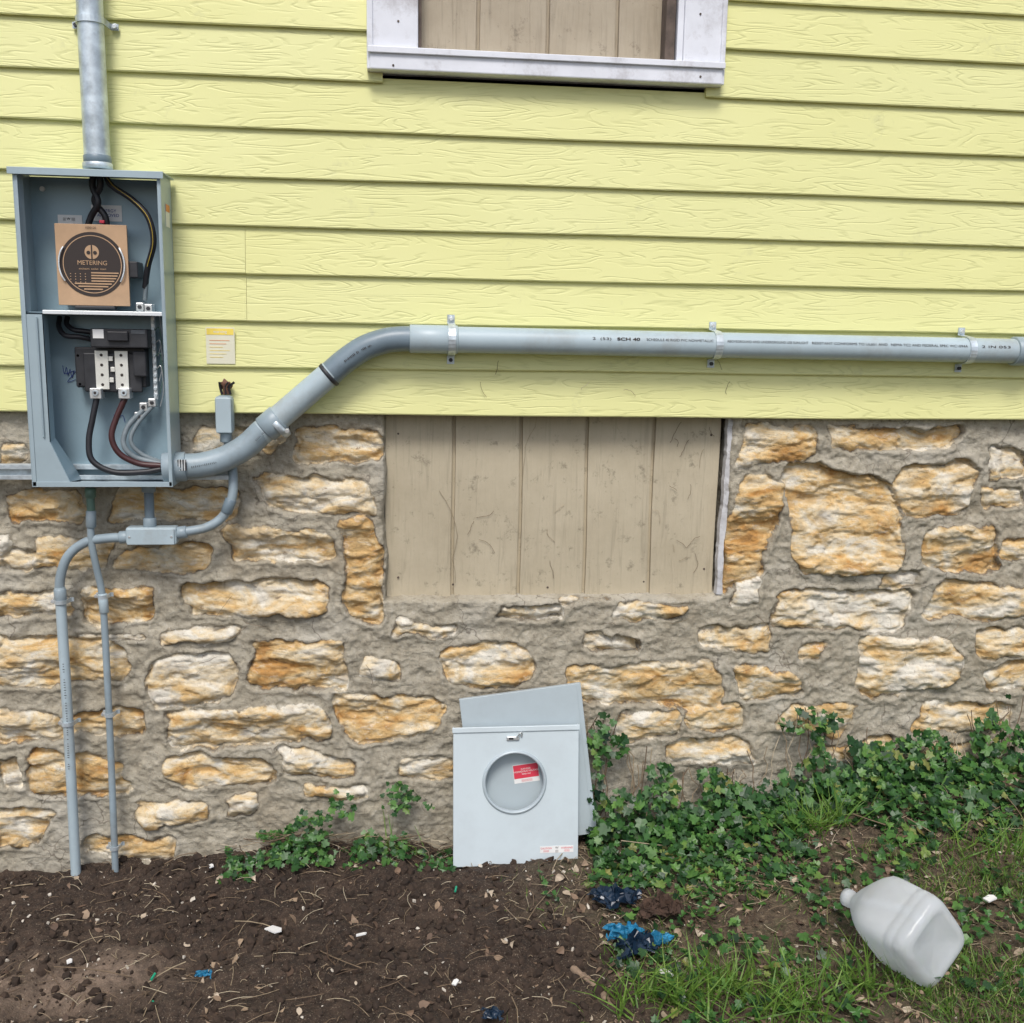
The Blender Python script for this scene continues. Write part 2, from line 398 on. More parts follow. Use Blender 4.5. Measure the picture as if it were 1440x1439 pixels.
box('window_sill_board',sxl+.001,xr1-.001,-.03,.028,sz-.02,sz+.006,TRIM,house,.002)
for i,(u,v) in enumerate(((553,92),(985,108),(560,30),(985,20))):
    screw('trim_nail_%d'%i,P(u,v,-.0452 if v>80 else -.0352),.0028,BRN,house,t=.0015,ns=8)
# ---- stone foundation
YB=.022
st=[(416,604,538,652,.5),(368,672,532,722,.35),(0,622,38,655,.1),(10,692,122,735,.4),(160,688,345,735,.45),(320,742,470,790,.35),
(43,757,158,805,.4),(162,768,290,803,.4),(484,727,536,877,.6),(257,818,468,866,.4),(-20,832,92,868,.4),(108,824,214,876,.6),(-30,896,176,965,.35),
(350,900,492,972,.55),(207,922,338,992,.3),(225,886,335,907,.1),(505,925,562,960,.2),(618,905,748,965,.4),(238,995,470,1052,.35),(480,980,625,1042,.5),
(-10,1000,85,1045,.3),(95,1003,205,1035,.4),(40,1060,180,1120,.75),(230,1068,378,1110,.45),(-20,1140,80,1190,.1),(390,1060,500,1095,.2),(120,1178,240,1212,.3),
(-20,760,12,808,0),(315,1120,355,1148,-.2),(560,1068,640,1098,.3),(1038,600,1146,650,.5),(1168,602,1348,634,.35),(1024,665,1094,822,.8),(1114,665,1272,808,.4),
(1262,650,1372,728,.25),(1388,630,1450,675,-.1),(1385,685,1450,715,.3),(1302,742,1405,806,.5),(1088,828,1285,888,.05),(1310,820,1450,872,.4),(1410,760,1450,790,.1),
(1372,882,1450,925,.4),(985,880,1085,914,.4),(870,845,962,870,.3),(700,852,790,870,0),(820,892,900,918,.1),(800,932,1012,992,.4),(1038,938,1134,982,.55),(1134,903,1166,930,.5),
(1208,898,1352,978,.2),(1240,802,1302,828,.1),(1030,815,1068,850,-.2),(1100,990,1200,1035,.3),(960,990,1052,1030,.4),(1290,990,1420,1030,.35),(868,1000,950,1040,.3),
(940,1042,1060,1075,.2),(785,832,868,846,.1),(560,872,640,892,0),(1140,1042,1250,1075,.3),(700,990,790,1030,.3),(420,1100,520,1122,.2),(100,890,200,900,0),(690,1050,800,1100,.3),
(1290,1045,1400,1080,.3),(1385,935,1450,975,.3),(540,990,620,1000,.2),(0,1065,30,1110,.3),(190,1130,290,1160,.1),(270,605,400,640,.3),(60,605,230,640,.3),(60,650,230,680,.3)]
S=[]
for (u0,v0,u1,v1,t) in st:
    a=P(.5*(u0+u1),.5*(v0+v1),.01);k=P(u1,.5*(v0+v1),.01).x-P(u0,.5*(v0+v1),.01).x;hgt=P(.5*(u0+u1),v0,.01).z-P(.5*(u0+u1),v1,.01).z
    S.append((a.x,a.z,k/2,hgt/2,t))
xvl=P(-25,900).x;xvr=P(1465,900).x
for side in (0,1):
    z=-.25
    while z<zs-.03:
        hh=random.uniform(.028,.055)
        x=HX0 if side==0 else xvr+.03;lim=xvl-.03 if side==0 else HX1
        while x<lim:
            hw=random.uniform(.06,.14)
            S.append((x+hw,z+hh,hw*.92,hh*random.uniform(.75,1),random.uniform(.1,.7)));x+=2*hw+random.uniform(.02,.05)
        z+=2*hh+.03
for k in range(14):
    S.append((xvl+.1+k*.21,-.04+ (k%2)*.02+max(0,(k-7))*.015,.085,.03,random.uniform(.1,.5)))
xf=np.arange(xvl,xvr,.0040)
Xa=np.concatenate([np.arange(HX0,xvl-.004,.018),xf,np.arange(xvr+.004,HX1,.018)])
Za=np.arange(-.30,zs+.03,.0040)
GX,GZ=np.meshgrid(Xa,Za,indexing='ij')
# zero-mean domain warps give broken, hand-laid outlines
WX=GX+fbm(GX*8,GZ*8,40,3)*.024+fbm(GX*30,GZ*30,41,4)*.011
WZ=GZ+fbm(GX*8,GZ*8,50,3)*.015+fbm(GX*30,GZ*30,51,4)*.010
sd=np.full(GX.shape,-.05);sid=np.zeros_like(GX);tone=np.zeros_like(GX);til=np.zeros_like(GX)
for (cx,cz,hw,hh,t) in S:
    i0,i1=np.searchsorted(Xa,[cx-hw-.06,cx+hw+.06]);j0,j1=np.searchsorted(Za,[cz-hh-.06,cz+hh+.06])
    if i1<=i0 or j1<=j0: continue
    lx=WX[i0:i1,j0:j1]-cx;lz=WZ[i0:i1,j0:j1]-cz
    an=random.uniform(-.05,.05);lx,lz=lx*math.cos(an)+lz*math.sin(an),lz*math.cos(an)-lx*math.sin(an)
    tp=random.uniform(-.28,.28);h_=hh*(1+tp*np.clip(lx/hw,-1,1))*1.02;sk=random.uniform(-.4,.4);lx=lx+sk*lz
    r=min(hw,hh)*random.uniform(.35,.8)
    qx=np.abs(lx)-hw*1.01+r;qz=np.abs(lz)-h_+r
    d=-(np.minimum(np.maximum(qx,qz),0)+np.hypot(np.maximum(qx,0),np.maximum(qz,0))-r)
    sub=sd[i0:i1,j0:j1];mk=d>sub;sub[mk]=d[mk]
    rr=random.random();sid[i0:i1,j0:j1][mk]=rr;tone[i0:i1,j0:j1][mk]=t+random.uniform(-.15,.15)
    til[i0:i1,j0:j1][mk]=(random.uniform(-.06,.06)*lx+random.uniform(-.2,.2)*lz)[mk]
def terr(n,k,p=4):
    t=n*k;f=np.floor(t);g=t-f;g=g**p/(g**p+(1-g)**p);return (f+g)/k
sx=GX+sid*13;sz_=GZ+sid*7
s1=fbm(sx*5,sz_*15,60,5);s2=fbm(sx*22,sz_*40,66,4)
strata=terr(s1,3.4,5)*.024+terr(s2,3.)*.006
hs=-.005+.015*np.clip(sd/.016,0,1)**.7+strata+til+fbm(sx*90,sz_*110,70,3)*.0022
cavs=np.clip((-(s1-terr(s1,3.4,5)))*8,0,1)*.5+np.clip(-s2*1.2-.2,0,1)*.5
hm=.007+fbm(GX*5,GZ*5,80,4)*.010+fbm(GX*28,GZ*34,84,5)*.007+fbm(GX*100,GZ*100,88,3)*.0035+.004*np.exp(-((sd+.006)/.008)**2)
ee=sd+(fbm(GX*19,GZ*19,95,5))*.008-.0015
ms=sstep(-.003,.004,ee)
H=hm*(1-ms)+hs*ms
hx0=P(545,720,YB).x;hx1=P(1018,720,YB).x;hz0=P(780,838,YB).z
dw=np.minimum(np.minimum(GX-hx0,hx1-GX),GZ-hz0)+fbm(GX*14,GZ*14,90,4)*.009
pu=sstep(-.012,.008,dw)
Yw=YB-H*(1-pu)+.11*pu
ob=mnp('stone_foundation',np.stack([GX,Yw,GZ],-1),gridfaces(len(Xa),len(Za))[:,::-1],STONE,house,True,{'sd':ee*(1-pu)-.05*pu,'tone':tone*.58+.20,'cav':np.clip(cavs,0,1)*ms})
panel('boarded_basement_window',hx0-.005,hx1-.012,YB+.030,hz0-.01,zs+.02,[P(u,720,YB+.03).x for u in (637,731,823,915)],PANEL)
tw=[(P(1026,600,YB+.01).x,zs),(P(1020,690,YB+.01).x,P(1018,690,YB).z),(P(1012,770,YB+.01).x,P(1012,770,YB).z),(P(1010,833,YB+.01).x,P(1010,836,YB).z)]
Vt=[];Ft=[]
for i in range(44):
    t=i/43;x=np.interp(t,[0,.35,.7,1],[a[0] for a in tw]);z=np.interp(t,[0,.35,.7,1],[a[1] for a in tw]);wd=.007+.0015*math.sin(i*.6)+random.uniform(-.0012,.0012)
    for dx,dy in ((-wd,.028),(-wd,.004),(wd,0),(wd,.028)): Vt.append((x+dx,YB+dy-.004,z))
for i in range(43):
    for k in range(3): Ft.append((i*4+k,i*4+k+1,i*4+5+k,i*4+4+k))
mo('window_jamb_remnant',Vt,Ft,pm('peeling_white_paint',(.55,.55,.56),.7,0,.2,30,.6,80,(.12,.10,.08),1.0),house)
for i,(u,v) in enumerate([(560,812),(637,822),(770,826),(905,818),(990,800),(560,610),(1000,612)]):
    screw('panel_nail_%d'%i,P(u,v,YB+.030),.003,BRN,house,t=.002,ns=8)
# ---------------------------------------------------------------- mast
mast=empty('metal_conduit_mast',P(130,120,-.06))
my=-.055
mx=.5*(P(129,10,my).x+P(134.5,230,my).x)
zt_=P(135,237,my).z
tube('mast_pipe',[(mx,my,zt_),(mx,my,ZT-.05)],.0285,GALV,mast,28,straight=True)
collar('mast_hub',(mx,my,zt_-.002),(mx,my,zt_+.012),.033,GALV,mast)
collar('mast_hub_upper',(mx,my,zt_+.012),(mx,my,zt_+.028),.0305,PVCD,mast)
def strap(name,c,r,axis,mat,parent,wd=.012,tab=.028,wall=-.014,bolt=True,sp=.004):
    prof=[(r+tab,wall-c[1]),(r+.006,wall-c[1])]
    for k in range(13):
        a=math.pi*k/12;prof.append(((r+.002)*math.cos(a),-(r+.002)*math.sin(a)))
    prof+=[(-r-.006,wall-c[1]),(-r-tab,wall-c[1])]
    V=[]
    for s,y in prof:
        for q in (-wd/2,wd/2):
            V.append((c[0]+q,c[1]+y,c[2]+s) if axis=='x' else (c[0]+s,c[1]+y,c[2]+q))
    Fc=[(2*i,2*i+1,2*i+3,2*i+2) for i in range(len(prof)-1)]
    ob=mo(name,V,Fc,mat,parent,False);md=ob.modifiers.new('s','SOLIDIFY');md.thickness=.0025;md.offset=0
    if bolt:
        for sg in (1,-1):
            d=r+tab*.62
            p=(c[0],wall-.002,c[2]+sg*d) if axis=='x' else (c[0]+sg*d,wall-.002,c[2])
            screw(name+'_washer',p,.008,mat,parent,t=.0015,ns=16);screw(name+'_bolt',p,.0052,BLK2 if sg<0 else ZINC,parent,t=.007)
    return ob
zst=P(128,30,my).z
strap('mast_strap',(mx,my,zst),.0285,'z',GALV,mast,.014,.022)
# ---------------------------------------------------------------- electrical box
yf=-.125;yb=-.016
xl=.5*(P(22,240,yf).x+P(40,683,yf).x);xr=.5*(P(229,243,yf).x+P(239,683,yf).x)
zt=P(130,241,yf).z;zb=P(140,685,yf).z
EB=empty('electrical_meter_box',((xl+xr)/2,yb,(zt+zb)/2))
th=.0018
box('back_panel',xl+th,xr-th,yb-.002,yb,zb+th,zt-th,BOXI,EB,0)
box('side_left',xl,xl+th,yf,yb,zb,zt,BOXG,EB,.0005)
box('side_right',xr-th,xr,yf,yb,zb,zt,BOXG,EB,.0005)
box('bottom',xl+th,xr-th,yf,yb,zb,zb+th,BOXG,EB,.0005)
box('top_hood',xl-.008,xr+.008,yf-.008,yb,zt,zt+.003,BOXG,EB,.001)
box('top_hood_lip',xl-.008,xr+.008,yf-.0095,yf-.0075,zt-.012,zt+.0032,BOXG,EB,.0006)
box('lip_left',xl+th,xl+.010,yf,yf+.0018,zb+th,zt,BOXG,EB,.0005)
box('lip_right',xr-.008,xr-th,yf,yf+.0018,zb+th,zt,BOXG,EB,.0005)
box('lip_bottom',xl+th,xr-th,yf,yf+.0018,zb+th,zb+.012,BOXG,EB,.0005)
zd=P(140,440,yf).z
BRT=pm('bright_steel_rail',(.8,.84,.86),.3,.3,.05)
box('divider_rail',P(60,440,yf).x,xr-.008,yf-.002,yf+.012,zd-.005,zd+.004,BRT,EB,.001)
box('divider_shelf',xl+.01,xr-.01,yf+.0125,yb-.003,zd-.002,zd,BOXI,EB,0)
def poly(name,pts,mat,parent,thk=.0015):
    ob=mo(name,pts,[tuple(range(len(pts)))],mat,parent);md=ob.modifiers.new('s','SOLIDIFY');md.thickness=thk;return ob
fy=yf+.002
poly('flange_front',[(xl+.010,fy,zd-.006),(xl+.010,fy,zb+.012),(xl+.085,fy,zb+.012),(xl+.046,fy,P(75,622,fy).z),(xl+.046,fy,zd-.006)],BOXG,EB)
poly('flange_return',[(xl+.046,fy,zd-.006),(xl+.046,fy,P(75,622,fy).z),(xl+.046,fy+.035,P(75,618,fy).z),(xl+.046,fy+.035,zd-.006)],BOXI,EB)
poly('flange_rib',[(xl+.030,fy-.001,zd-.012),(xl+.030,fy-.001,P(75,615,fy).z),(xl+.034,fy-.005,P(75,615,fy).z),(xl+.034,fy-.005,zd-.012)],BOXG,EB)
poly('flange_slope',[(xl+.046,fy,P(75,622,fy).z),(xl+.085,fy,zb+.012),(xl+.085,yb-.01,zb+.004),(xl+.046,fy+.035,P(75,618,fy).z)],BOXI,EB)
poly('upper_left_flange',[(xl+.004,fy+.001,zt-.004),(xl+.004,fy+.001,zd),(xl+.012,yf+.03,zd),(xl+.012,yf+.03,zt-.004)],BOXG,EB)
screw('screw_a',P(60,266,yb-.004),.006,WHT,EB,ns=12);screw('screw_b',P(222,262,yb-.004),.004,ZINC,EB,ns=12)
for i,(u,v,r) in enumerate(((203,640,.011),(75,660,.012),(100,470,.010),(66,500,.009))):
    p=P(u,v,yb-.0035);disc('knockout_%d'%i,p,r,BOXG,EB,r0=r-.0012)
yc=-.085
a=P(76,314,yc);b_=P(183,431,yc)
CB=[a.x,b_.x,b_.z,a.z]
box('cardboard_insert',CB[0],CB[1],yc,yc+.006,CB[2],CB[3],CARD,EB,.001)
cc=P(130,372,yc-.001);cr=(P(176,372,yc).x-P(84,372,yc).x)/2
disc('cardboard_print',cc,cr,INK,EB,64);disc('cardboard_print_ring',cc,cr*.90,CARD,EB,64,y=-.0006,r0=cr*.875)
for k in range(7):
    z=cc.z-cr*.28-k*cr*.085;hw=math.sqrt(max(0,(cr*.84)**2-(z-cc.z)**2))
    x0=cc.x-hw if k>3 else cc.x-cr*.05
    if hw>.005: box('print_stripe_%d'%k,x0,cc.x+hw,cc.y-.0011,cc.y-.0006,z,z+cr*.04,CARD,EB,0)
for i in range(4):
    for j in range(4): disc('print_star_%d%d'%(i,j),(cc.x-cr*.68+i*cr*.15,cc.y-.0011,cc.z-cr*.30-j*cr*.085),.0012,CARD,EB,6)
disc('print_logo',(cc.x,cc.y-.0007,cc.z+cr*.38),cr*.22,CARD,EB,24);box('print_logo_gap',cc.x-.0015,cc.x+.0015,cc.y-.0014,cc.y-.001,cc.z+cr*.14,cc.z+cr*.62,INK,EB,0)
disc('print_logo_l',(cc.x-cr*.1,cc.y-.0014,cc.z+cr*.36),cr*.06,INK,EB,16);disc('print_logo_r',(cc.x+cr*.1,cc.y-.0014,cc.z+cr*.36),cr*.06,INK,EB,16)
text('print_text','METERING',(cc.x,cc.y-.001,cc.z+.003),.014,CARD,EB);text('print_text_small','enclosure  socket  insert',(cc.x,cc.y-.001,cc.z-.010),.006,CARD,EB)
text('print_text_top','1000120',(cc.x,cc.y-.001,CB[3]-.008),.007,INK,EB)
for sg in (-1,1):
    tube('wire_clip_%d'%(sg+1),[(cc.x+sg*cr*math.cos(q)*1.0,yc-.004-(.003 if abs(q)<.5 else 0),cc.z+cr*math.sin(q)) for q in np.linspace(-.55,.55,9)],.0018,BRT,EB,8)
for i,(u,v) in enumerate(((95,330),(165,330),(95,415),(165,415),(190,380))):
    p=P(u,v,-.05);box('socket_jaw_%d'%i,p.x-.012,p.x+.012,-.078,-.022,p.z-.018,p.z+.018,BLK2,EB,.002)
box('insert_foot',cc.x-.045,cc.x+.045,yc-.002,yc+.02,CB[2]-.008,CB[2]-.0005,BLK2,EB,.002)
def lab(name,u0,v0,u1,v1,y,mat,parent,rot=0):
    a=P(u0,v0,y);b=P(u1,v1,y);return box(name,a.x,b.x,y-.0006,y,b.z,a.z,mat,parent,0)
lab('sticker_a',81,302,116,318,yb-.003,WHT,EB);lab('sticker_b',128,288,172,312,yb-.0032,WHT,EB)
p=P(152,300,yb-.005);text('sticker_b_text','ENERGY\nAPPROVED',p,.010,BLUE,EB)
p=P(97,308,yb-.005);text('sticker_a_text','||| W ||||',p,.008,INK,EB)
pz=P(236,300,-.08).z
box('side_sticker',xr+.0003,xr+.0009,-.085,-.045,pz-.03,pz+.02,WHT,EB,0);box('side_sticker_band',xr+.0012,xr+.0016,-.085,-.045,pz+.004,pz+.02,ORG,EB,0)
def wire(name,pp,r,mat,parent=EB): return tube(name,[P(*q) for q in pp],r,mat,parent,12,8)
wire('service_wire_1',[(132,243,-.06),(130,262,-.06),(138,285,-.065),(128,305,-.055),(120,330,-.05)],.0075,BLK)
wire('service_wire_2',[(139,243,-.065),(141,262,-.065),(133,283,-.055),(148,305,-.055),(150,330,-.05)],.0075,BLK)
wire('service_wire_3',[(146,243,-.055),(158,262,-.07),(185,280,-.085),(208,305,-.09),(216,340,-.085),(208,375,-.07),(204,405,-.055)],.0068,BLK)
wire('neutral_stripe',[(150,250,-.068),(161,263,-.0785),(186,281,-.0935),(208,306,-.0985),(215,340,-.0935),(207,375,-.0785)],.0007,YEL)
wire('neutral_tip',[(206,395,-.06),(204,422,-.05)],.0052,GRYW)
p=P(144,312,-.06);box('red_phase_tape',p.x-.005,p.x+.006,-.068,-.052,p.z-.004,p.z+.003,REDL,EB,.001)
a=P(211,428,-.05);b_=P(222,562,-.05)
box('neutral_bar',a.x,b_.x,-.05,-.040,b_.z,a.z,BRT,EB,.001)
for k in range(14):
    z=a.z-.01-k*(a.z-b_.z-.02)/13;screw('bar_screw_%d'%k,((a.x+b_.x)/2,-.05,z),.0042,GALV,EB,ns=10,t=.004);
for i,(u,v) in enumerate(((198,432),(210,434),(203,572),(215,566),(196,585))):
    p=P(u,v,-.055);box('lug_%d'%i,p.x-.009,p.x+.009,-.066,-.044,p.z-.010,p.z+.010,ZINC,EB,.002);screw('lug_screw_%d'%i,(p.x,-.066,p.z),.005,BLK2,EB,ns=6,t=.003)
for k in range(5):
    z=a.z-.03-k*.03
    tube('ground_wire_%d'%k,[(b_.x,-.052,z),(b_.x+.012,-.056,z+.004),(b_.x+.014,-.05,z-.05),(b_.x+.004,-.045,z-.09)],.0012,GRN if k%2 else ZINC,EB,6)
def pb(name,u0,v0,u1,v1,y0,y1,mat,bev=.002):
    a=P(u0,v0,y0);b=P(u1,v1,y0);return box(name,a.x,b.x,y0,y1,b.z,a.z,mat,EB,bev)
pb('breaker_base',104,488,206,545,-.06,-.02,BLK2,.003)
pb('breaker_body',126,462,208,490,-.095,-.02,BLK2,.003)
pb('breaker_handle',150,466,180,480,-.104,-.094,BLK,.002)
pb('breaker_rating_label',130,463,146,476,-.0962,-.0955,WHT,0)
pb('breaker_label_strip',184,464,204,470,-.0962,-.0955,INKG,0)
pb('breaker_step',116,496,200,552,-.068,-.058,BLK2,.003)
pb('breaker_side_wing',186,494,206,530,-.08,-.061,BLK2,.003)
a=P(133,492,-.071);b_=P(182,548,-.071)
W=b_.x-a.x;Hh=a.z-b_.z
BUS=pm('bus_plate_metal',(.78,.78,.72),.35,.3,.05)
def bb(x0,x1,z0,z1,i): box('bus_plate_%d'%i,a.x+W*x0,a.x+W*x1,-.0735,-.0695,b_.z+Hh*z0,b_.z+Hh*z1,BUS,EB,.0008)
bb(0,.40,0,.98,0);bb(.60,1,0,.98,1);bb(.41,.54,.72,.84,2);bb(.46,.59,.45,.57,3);bb(.41,.54,.18,.30,4)
for i in range(2):
    for j in range(4): screw('bus_hole_%d%d'%(i,j),(a.x+W*(.2+.6*i),-.0735,b_.z+Hh*(.12+j*.25)),.0035,INK,EB,ns=12,t=.001)
for i,(u,v) in enumerate(((137,552),(177,552))):
    p=P(u,v,-.07);box('breaker_lug_%d'%i,p.x-.013,p.x+.013,-.088,-.055,p.z-.014,p.z+.011,ZINC,EB,.002);screw('breaker_lug_screw_%d'%i,(p.x,-.088,p.z),.007,GALV,EB,ns=16,t=.003);screw('breaker_lug_hex_%d'%i,(p.x,-.0912,p.z),.0035,INK,EB,ns=6,t=.0005)
for i,(u,v) in enumerate(((115,540),(198,500),(112,500))):
    p=P(u,v,-.045);box('breaker_foot_%d'%i,p.x-.008,p.x+.008,-.055,-.02,p.z-.008,p.z+.008,BLK2,EB,.002);screw('foot_screw_%d'%i,(p.x,-.055,p.z),.004,ZINC,EB)
wire('line_wire_1',[(84,446,-.04),(83,460,-.055),(92,472,-.07),(112,474,-.07),(130,478,-.06)],.006,BLK)
wire('line_wire_2',[(95,446,-.04),(94,456,-.05),(104,464,-.06),(120,466,-.06),(132,468,-.06)],.006,BLK)
wire('load_wire_1',[(136,560,-.075),(130,590,-.08),(125,620,-.085),(130,648,-.09),(160,664,-.09),(200,664,-.08),(226,660,-.075)],.0072,BLK)
wire('load_wire_2',[(176,560,-.075),(163,590,-.08),(157,615,-.085),(168,638,-.085),(195,652,-.08),(226,655,-.075)],.0072,RED)
wire('load_wire_3',[(203,575,-.06),(180,600,-.07),(174,625,-.078),(190,643,-.075),(226,652,-.07)],.0062,GRYW)
wire('load_wire_4',[(214,572,-.06),(192,598,-.065),(184,620,-.07),(198,638,-.07),(226,650,-.065)],.005,GRYW)
tube('handwriting_1',[P(88+i*2.6,514+14*((i%2)*.8)+i*1.2,yb-.0042) for i in range(7)],.0007,BLUE,EB,5,4)
tube('handwriting_2',[P(92,526,yb-.0042),P(106,522,yb-.0042),P(95,537,yb-.0042),P(106,534,yb-.0042)],.0007,BLUE,EB,5,4)
tube('handwriting_3',[P(160,583,yb-.0042),P(163,592,yb-.0042),P(172,584,yb-.0042),P(176,594,yb-.0042)],.0007,BLUE,EB,5,4)
# ---------------------------------------------------------------- main PVC conduit
yq=-.052;MR=.0315
CD=empty('pvc_conduit',P(700,480,yq))
cA=P(245,656,-.072)
E1=[P(258,656,-.07),P(285,654,-.066),(P(316,645,-.06)),P(346,628,-.056),P(370,606,-.053)]
S1=[P(366,610,-.053),P(466,524,yq)]
E2=[P(463,527,yq),P(485,508,yq),P(512,490,yq),P(540,480,yq),P(560,477,yq),P(580,476.5,yq)]
e1=catm(E1,8);e2=catm(E2,8)
tube('elbow_lower',[cA+Vector((.0,0,0))]+e1[1:],MR-.001,PVCM,CD,28,3)
collar('box_hub',P(229,658,-.075),P(262,656,-.07),MR+.004,PVCM,CD)
collar('box_locknut',(xr-.018,-.074,cA.z-.002),(xr-.003,-.074,cA.z-.002),MR+.001,PVCD,CD)
tube('riser_pipe',S1,MR-.001,PVC,CD,28,straight=True)
tube('elbow_upper',E2,MR-.0012,PVCD,CD,28)
d1=(Vector(S1[1])-Vector(S1[0])).normalized()
q=Vector(P(388,591.5,-.053));collar('riser_coupling',q-d1*.035,q+d1*.012,MR+.003,PVCM,CD)
q=Vector(P(463,527,yq));collar('elbow_socket',q-d1*.006,q+d1*.004,MR+.0015,BLK2,CD)
pe=P(1425,494,yq);ps=P(576,476.5,yq)
tube('straight_run',[ps,ps.lerp(pe,.5),pe],MR,PVC,CD,32,straight=True)
collar('bell_end',ps,ps.lerp(pe,.075),MR+.0028,PVC,CD)
pr=P(1424,494,yq)
collar('far_coupling',pr,pr+Vector((.05,0,0)),MR+.006,PVCM,CD)
tube('far_elbow',[pr+Vector((.02,0,0)),pr+Vector((.10,0,.006)),pr+Vector((.2,0,-.02)),pr+Vector((.3,0,-.12)),pr+Vector((.33,0,-.3)),pr+Vector((.33,0,-1.1))],MR+.001,PVCM,CD,28)
for i,(u,rr) in enumerate(((635,MR+.0025),(1007,MR),(1361,MR))):
    cpt=ps.lerp(pe,(P(u,485,yq).x-ps.x)/(pe.x-ps.x));strap('pipe_strap_%d'%i,cpt,rr,'x',GALV,CD,.018,.026,wall=-.0155)
q=Vector(P(393,597,-.053));collar('riser_clamp',q-d1*.010,q+d1*.006,MR+.0048,GALV,CD);screw('riser_clamp_bolt',q+Vector((.022,-.03,-.012)),.006,ZINC,CD,t=.012)
def ptext(s,u0,u1,dz,size,mat=INKG,off=0):
    a=P(u0,485,yq);b=P(u1,485,yq);xm=(a.x+b.x)/2
    t=text('pipe_marking',s,(0,0,0),size,mat,CD,off=off)
    me=t.data;xs=[v.co.x for v in me.vertices];wdt=max(xs)-min(xs);k=(b.x-a.x)/wdt
    for v in me.vertices:
        z=v.co.z*1.0+dz;v.co.x=v.co.x*k+xm;v.co.y=yq-math.sqrt((MR+.0012)**2-z*z);v.co.z=z+ps.z+(pe.z-ps.z)*(v.co.x-ps.x)/(pe.x-ps.x)
ptext('SCHEDULE 40 RIGID PVC NONMETALLIC',905,998,.010,.0085,INK)
ptext('ABOVEGROUND AND UNDERGROUND USE SUNLIGHT',1017,1130,.010,.0085,INK)
ptext('RESISTANT CONFORMS TO UL651 AND',1135,1240,.010,.0085,INK)
ptext('NEMA TC2 AND FEDERAL SPEC WC1094A',1245,1352,.010,.0085,INK)
ptext('2 IN 053',1372,1412,.010,.0085,INK);ptext('SCH 40',864,896,.010,.0095,INK,.0003);ptext('2  (53)',830,856,.010,.0085,INK)
lb=P(256,655,-.1056)
for k in range(7): box('hub_barcode_%d'%k,lb.x-.010+k*.003,lb.x-.0085+k*.003,lb.y-.0004,lb.y+.004,lb.z-.012,lb.z+.014,WHT if k%2 else INK,CD,0)
def scribbles(path,n,off,parent,name,mat=INKG):
    Vv=[];Ff=[]
    for i in range(n):
        t=(i+.5)/n;k=t*(len(path)-1);j=int(k);p=path[j].lerp(path[min(j+1,len(path)-1)],k-j);d=(path[min(j+1,len(path)-1)]-path[j]).normalized();nz=Vector((-d.z,0,d.x))
        if random.random()<.15: continue
        s=.0030*random.uniform(.4,1);c0=p+Vector((0,-off,0));w_=.0008
        i0=len(Vv)
        for a,b in ((-w_,-s),(w_,-s),(w_,s),(-w_,s)): Vv.append(c0+d*a+nz*b)
        Ff.append((i0,i0+1,i0+2,i0+3))
    mo(name,Vv,Ff,mat,parent)
scribbles([P(272,655,-.068),P(308,648,-.062)],14,MR+.0004,CD,'elbow_marking')
scribbles([P(362,618,-.054),P(376,604,-.053)],10,MR+.0035,CD,'riser_marking')
scribbles(e2[8:20],22,MR+.0006,CD,'upper_elbow_marking',INK)
# ---------------------------------------------------------------- strut rail
SR=empty('steel_strut_rail',P(20,662,-.01))
za=P(20,662,-.01).z
xs0=HX0+3.4;xs1=P(332,676,-.01).x
box('channel_back',xs0,xs1,-.0145,-.0125,za-.018,za+.018,GALV,SR,.0005)
box('channel_top',xs0,xs1,-.036,-.0147,za+.016,za+.018,GALV,SR,.0005)
box('channel_bottom',xs0,xs1,-.036,-.0147,za-.018,za-.016,GALV,SR,.0005)
box('channel_lip_top',xs0,xs1,-.0375,-.0362,za+.007,za+.018,GALV,SR,.0005)
box('channel_lip_bottom',xs0,xs1,-.0375,-.0362,za-.018,za-.007,GALV,SR,.0005)
# ---------------------------------------------------------------- small conduits
SC=empty('pvc_conduit',P(100,1000,-.04))
ys=-.045;r1=.0125
tube('riser',[P(84,826,ys),P(96,1020,ys),P(108,1250,ys)],r1,PVC,SC,20)
tube('sweep',[P(180,756,ys-.01),P(150,757,ys-.005),P(120,763,ys),P(96,782,ys),P(85,812,ys),P(84,845,ys)],r1-.001,PVCM,SC,20)
collar('riser_bell',P(84,828,ys),P(86,850,ys),r1+.002,PVCM,SC)
a=P(178,741,-.06);b_=P(250,765,-.06)
ob=box('conduit_body_tee',a.x,b_.x,-.075,-.035,b_.z,a.z,PVC,SC,.005)
ob=box('conduit_body_cover',a.x+.004,b_.x-.004,-.080,-.0755,b_.z+.002,a.z-.002,PVC,SC,.0015)
screw('tee_screw_l',(a.x+.010,-.080,(a.z+b_.z)/2),.003,ZINC,SC,t=.0012,ns=10);screw('tee_screw_r',(b_.x-.010,-.080,(a.z+b_.z)/2),.003,ZINC,SC,t=.0012,ns=10)
collar('tee_socket_l',P(168,756,ys-.01),P(182,755,ys-.01),r1+.003,PVCM,SC);collar('tee_socket_r',P(248,750,ys-.01),P(263,748,ys-.01),r1+.003,PVCM,SC)
tube('tee_riser',[P(209,685,ys-.01),P(211,742,ys-.01)],r1-.001,PVCD,SC,20,straight=True)
collar('tee_socket_top',P(210.5,728,ys-.01),P(211,744,ys-.01),r1+.003,PVCM,SC);collar('box_connector',P(209,682,ys-.01),P(209,692,ys-.01),r1+.004,PVCM,SC)
tube('branch_sweep',[P(260,748,ys-.01),P(290,742,ys-.005),P(312,728,ys),P(325,705,ys),P(328,675,ys+.01),P(324,640,-.02),P(318,600,-.025)],r1-.001,PVCM,SC,20)
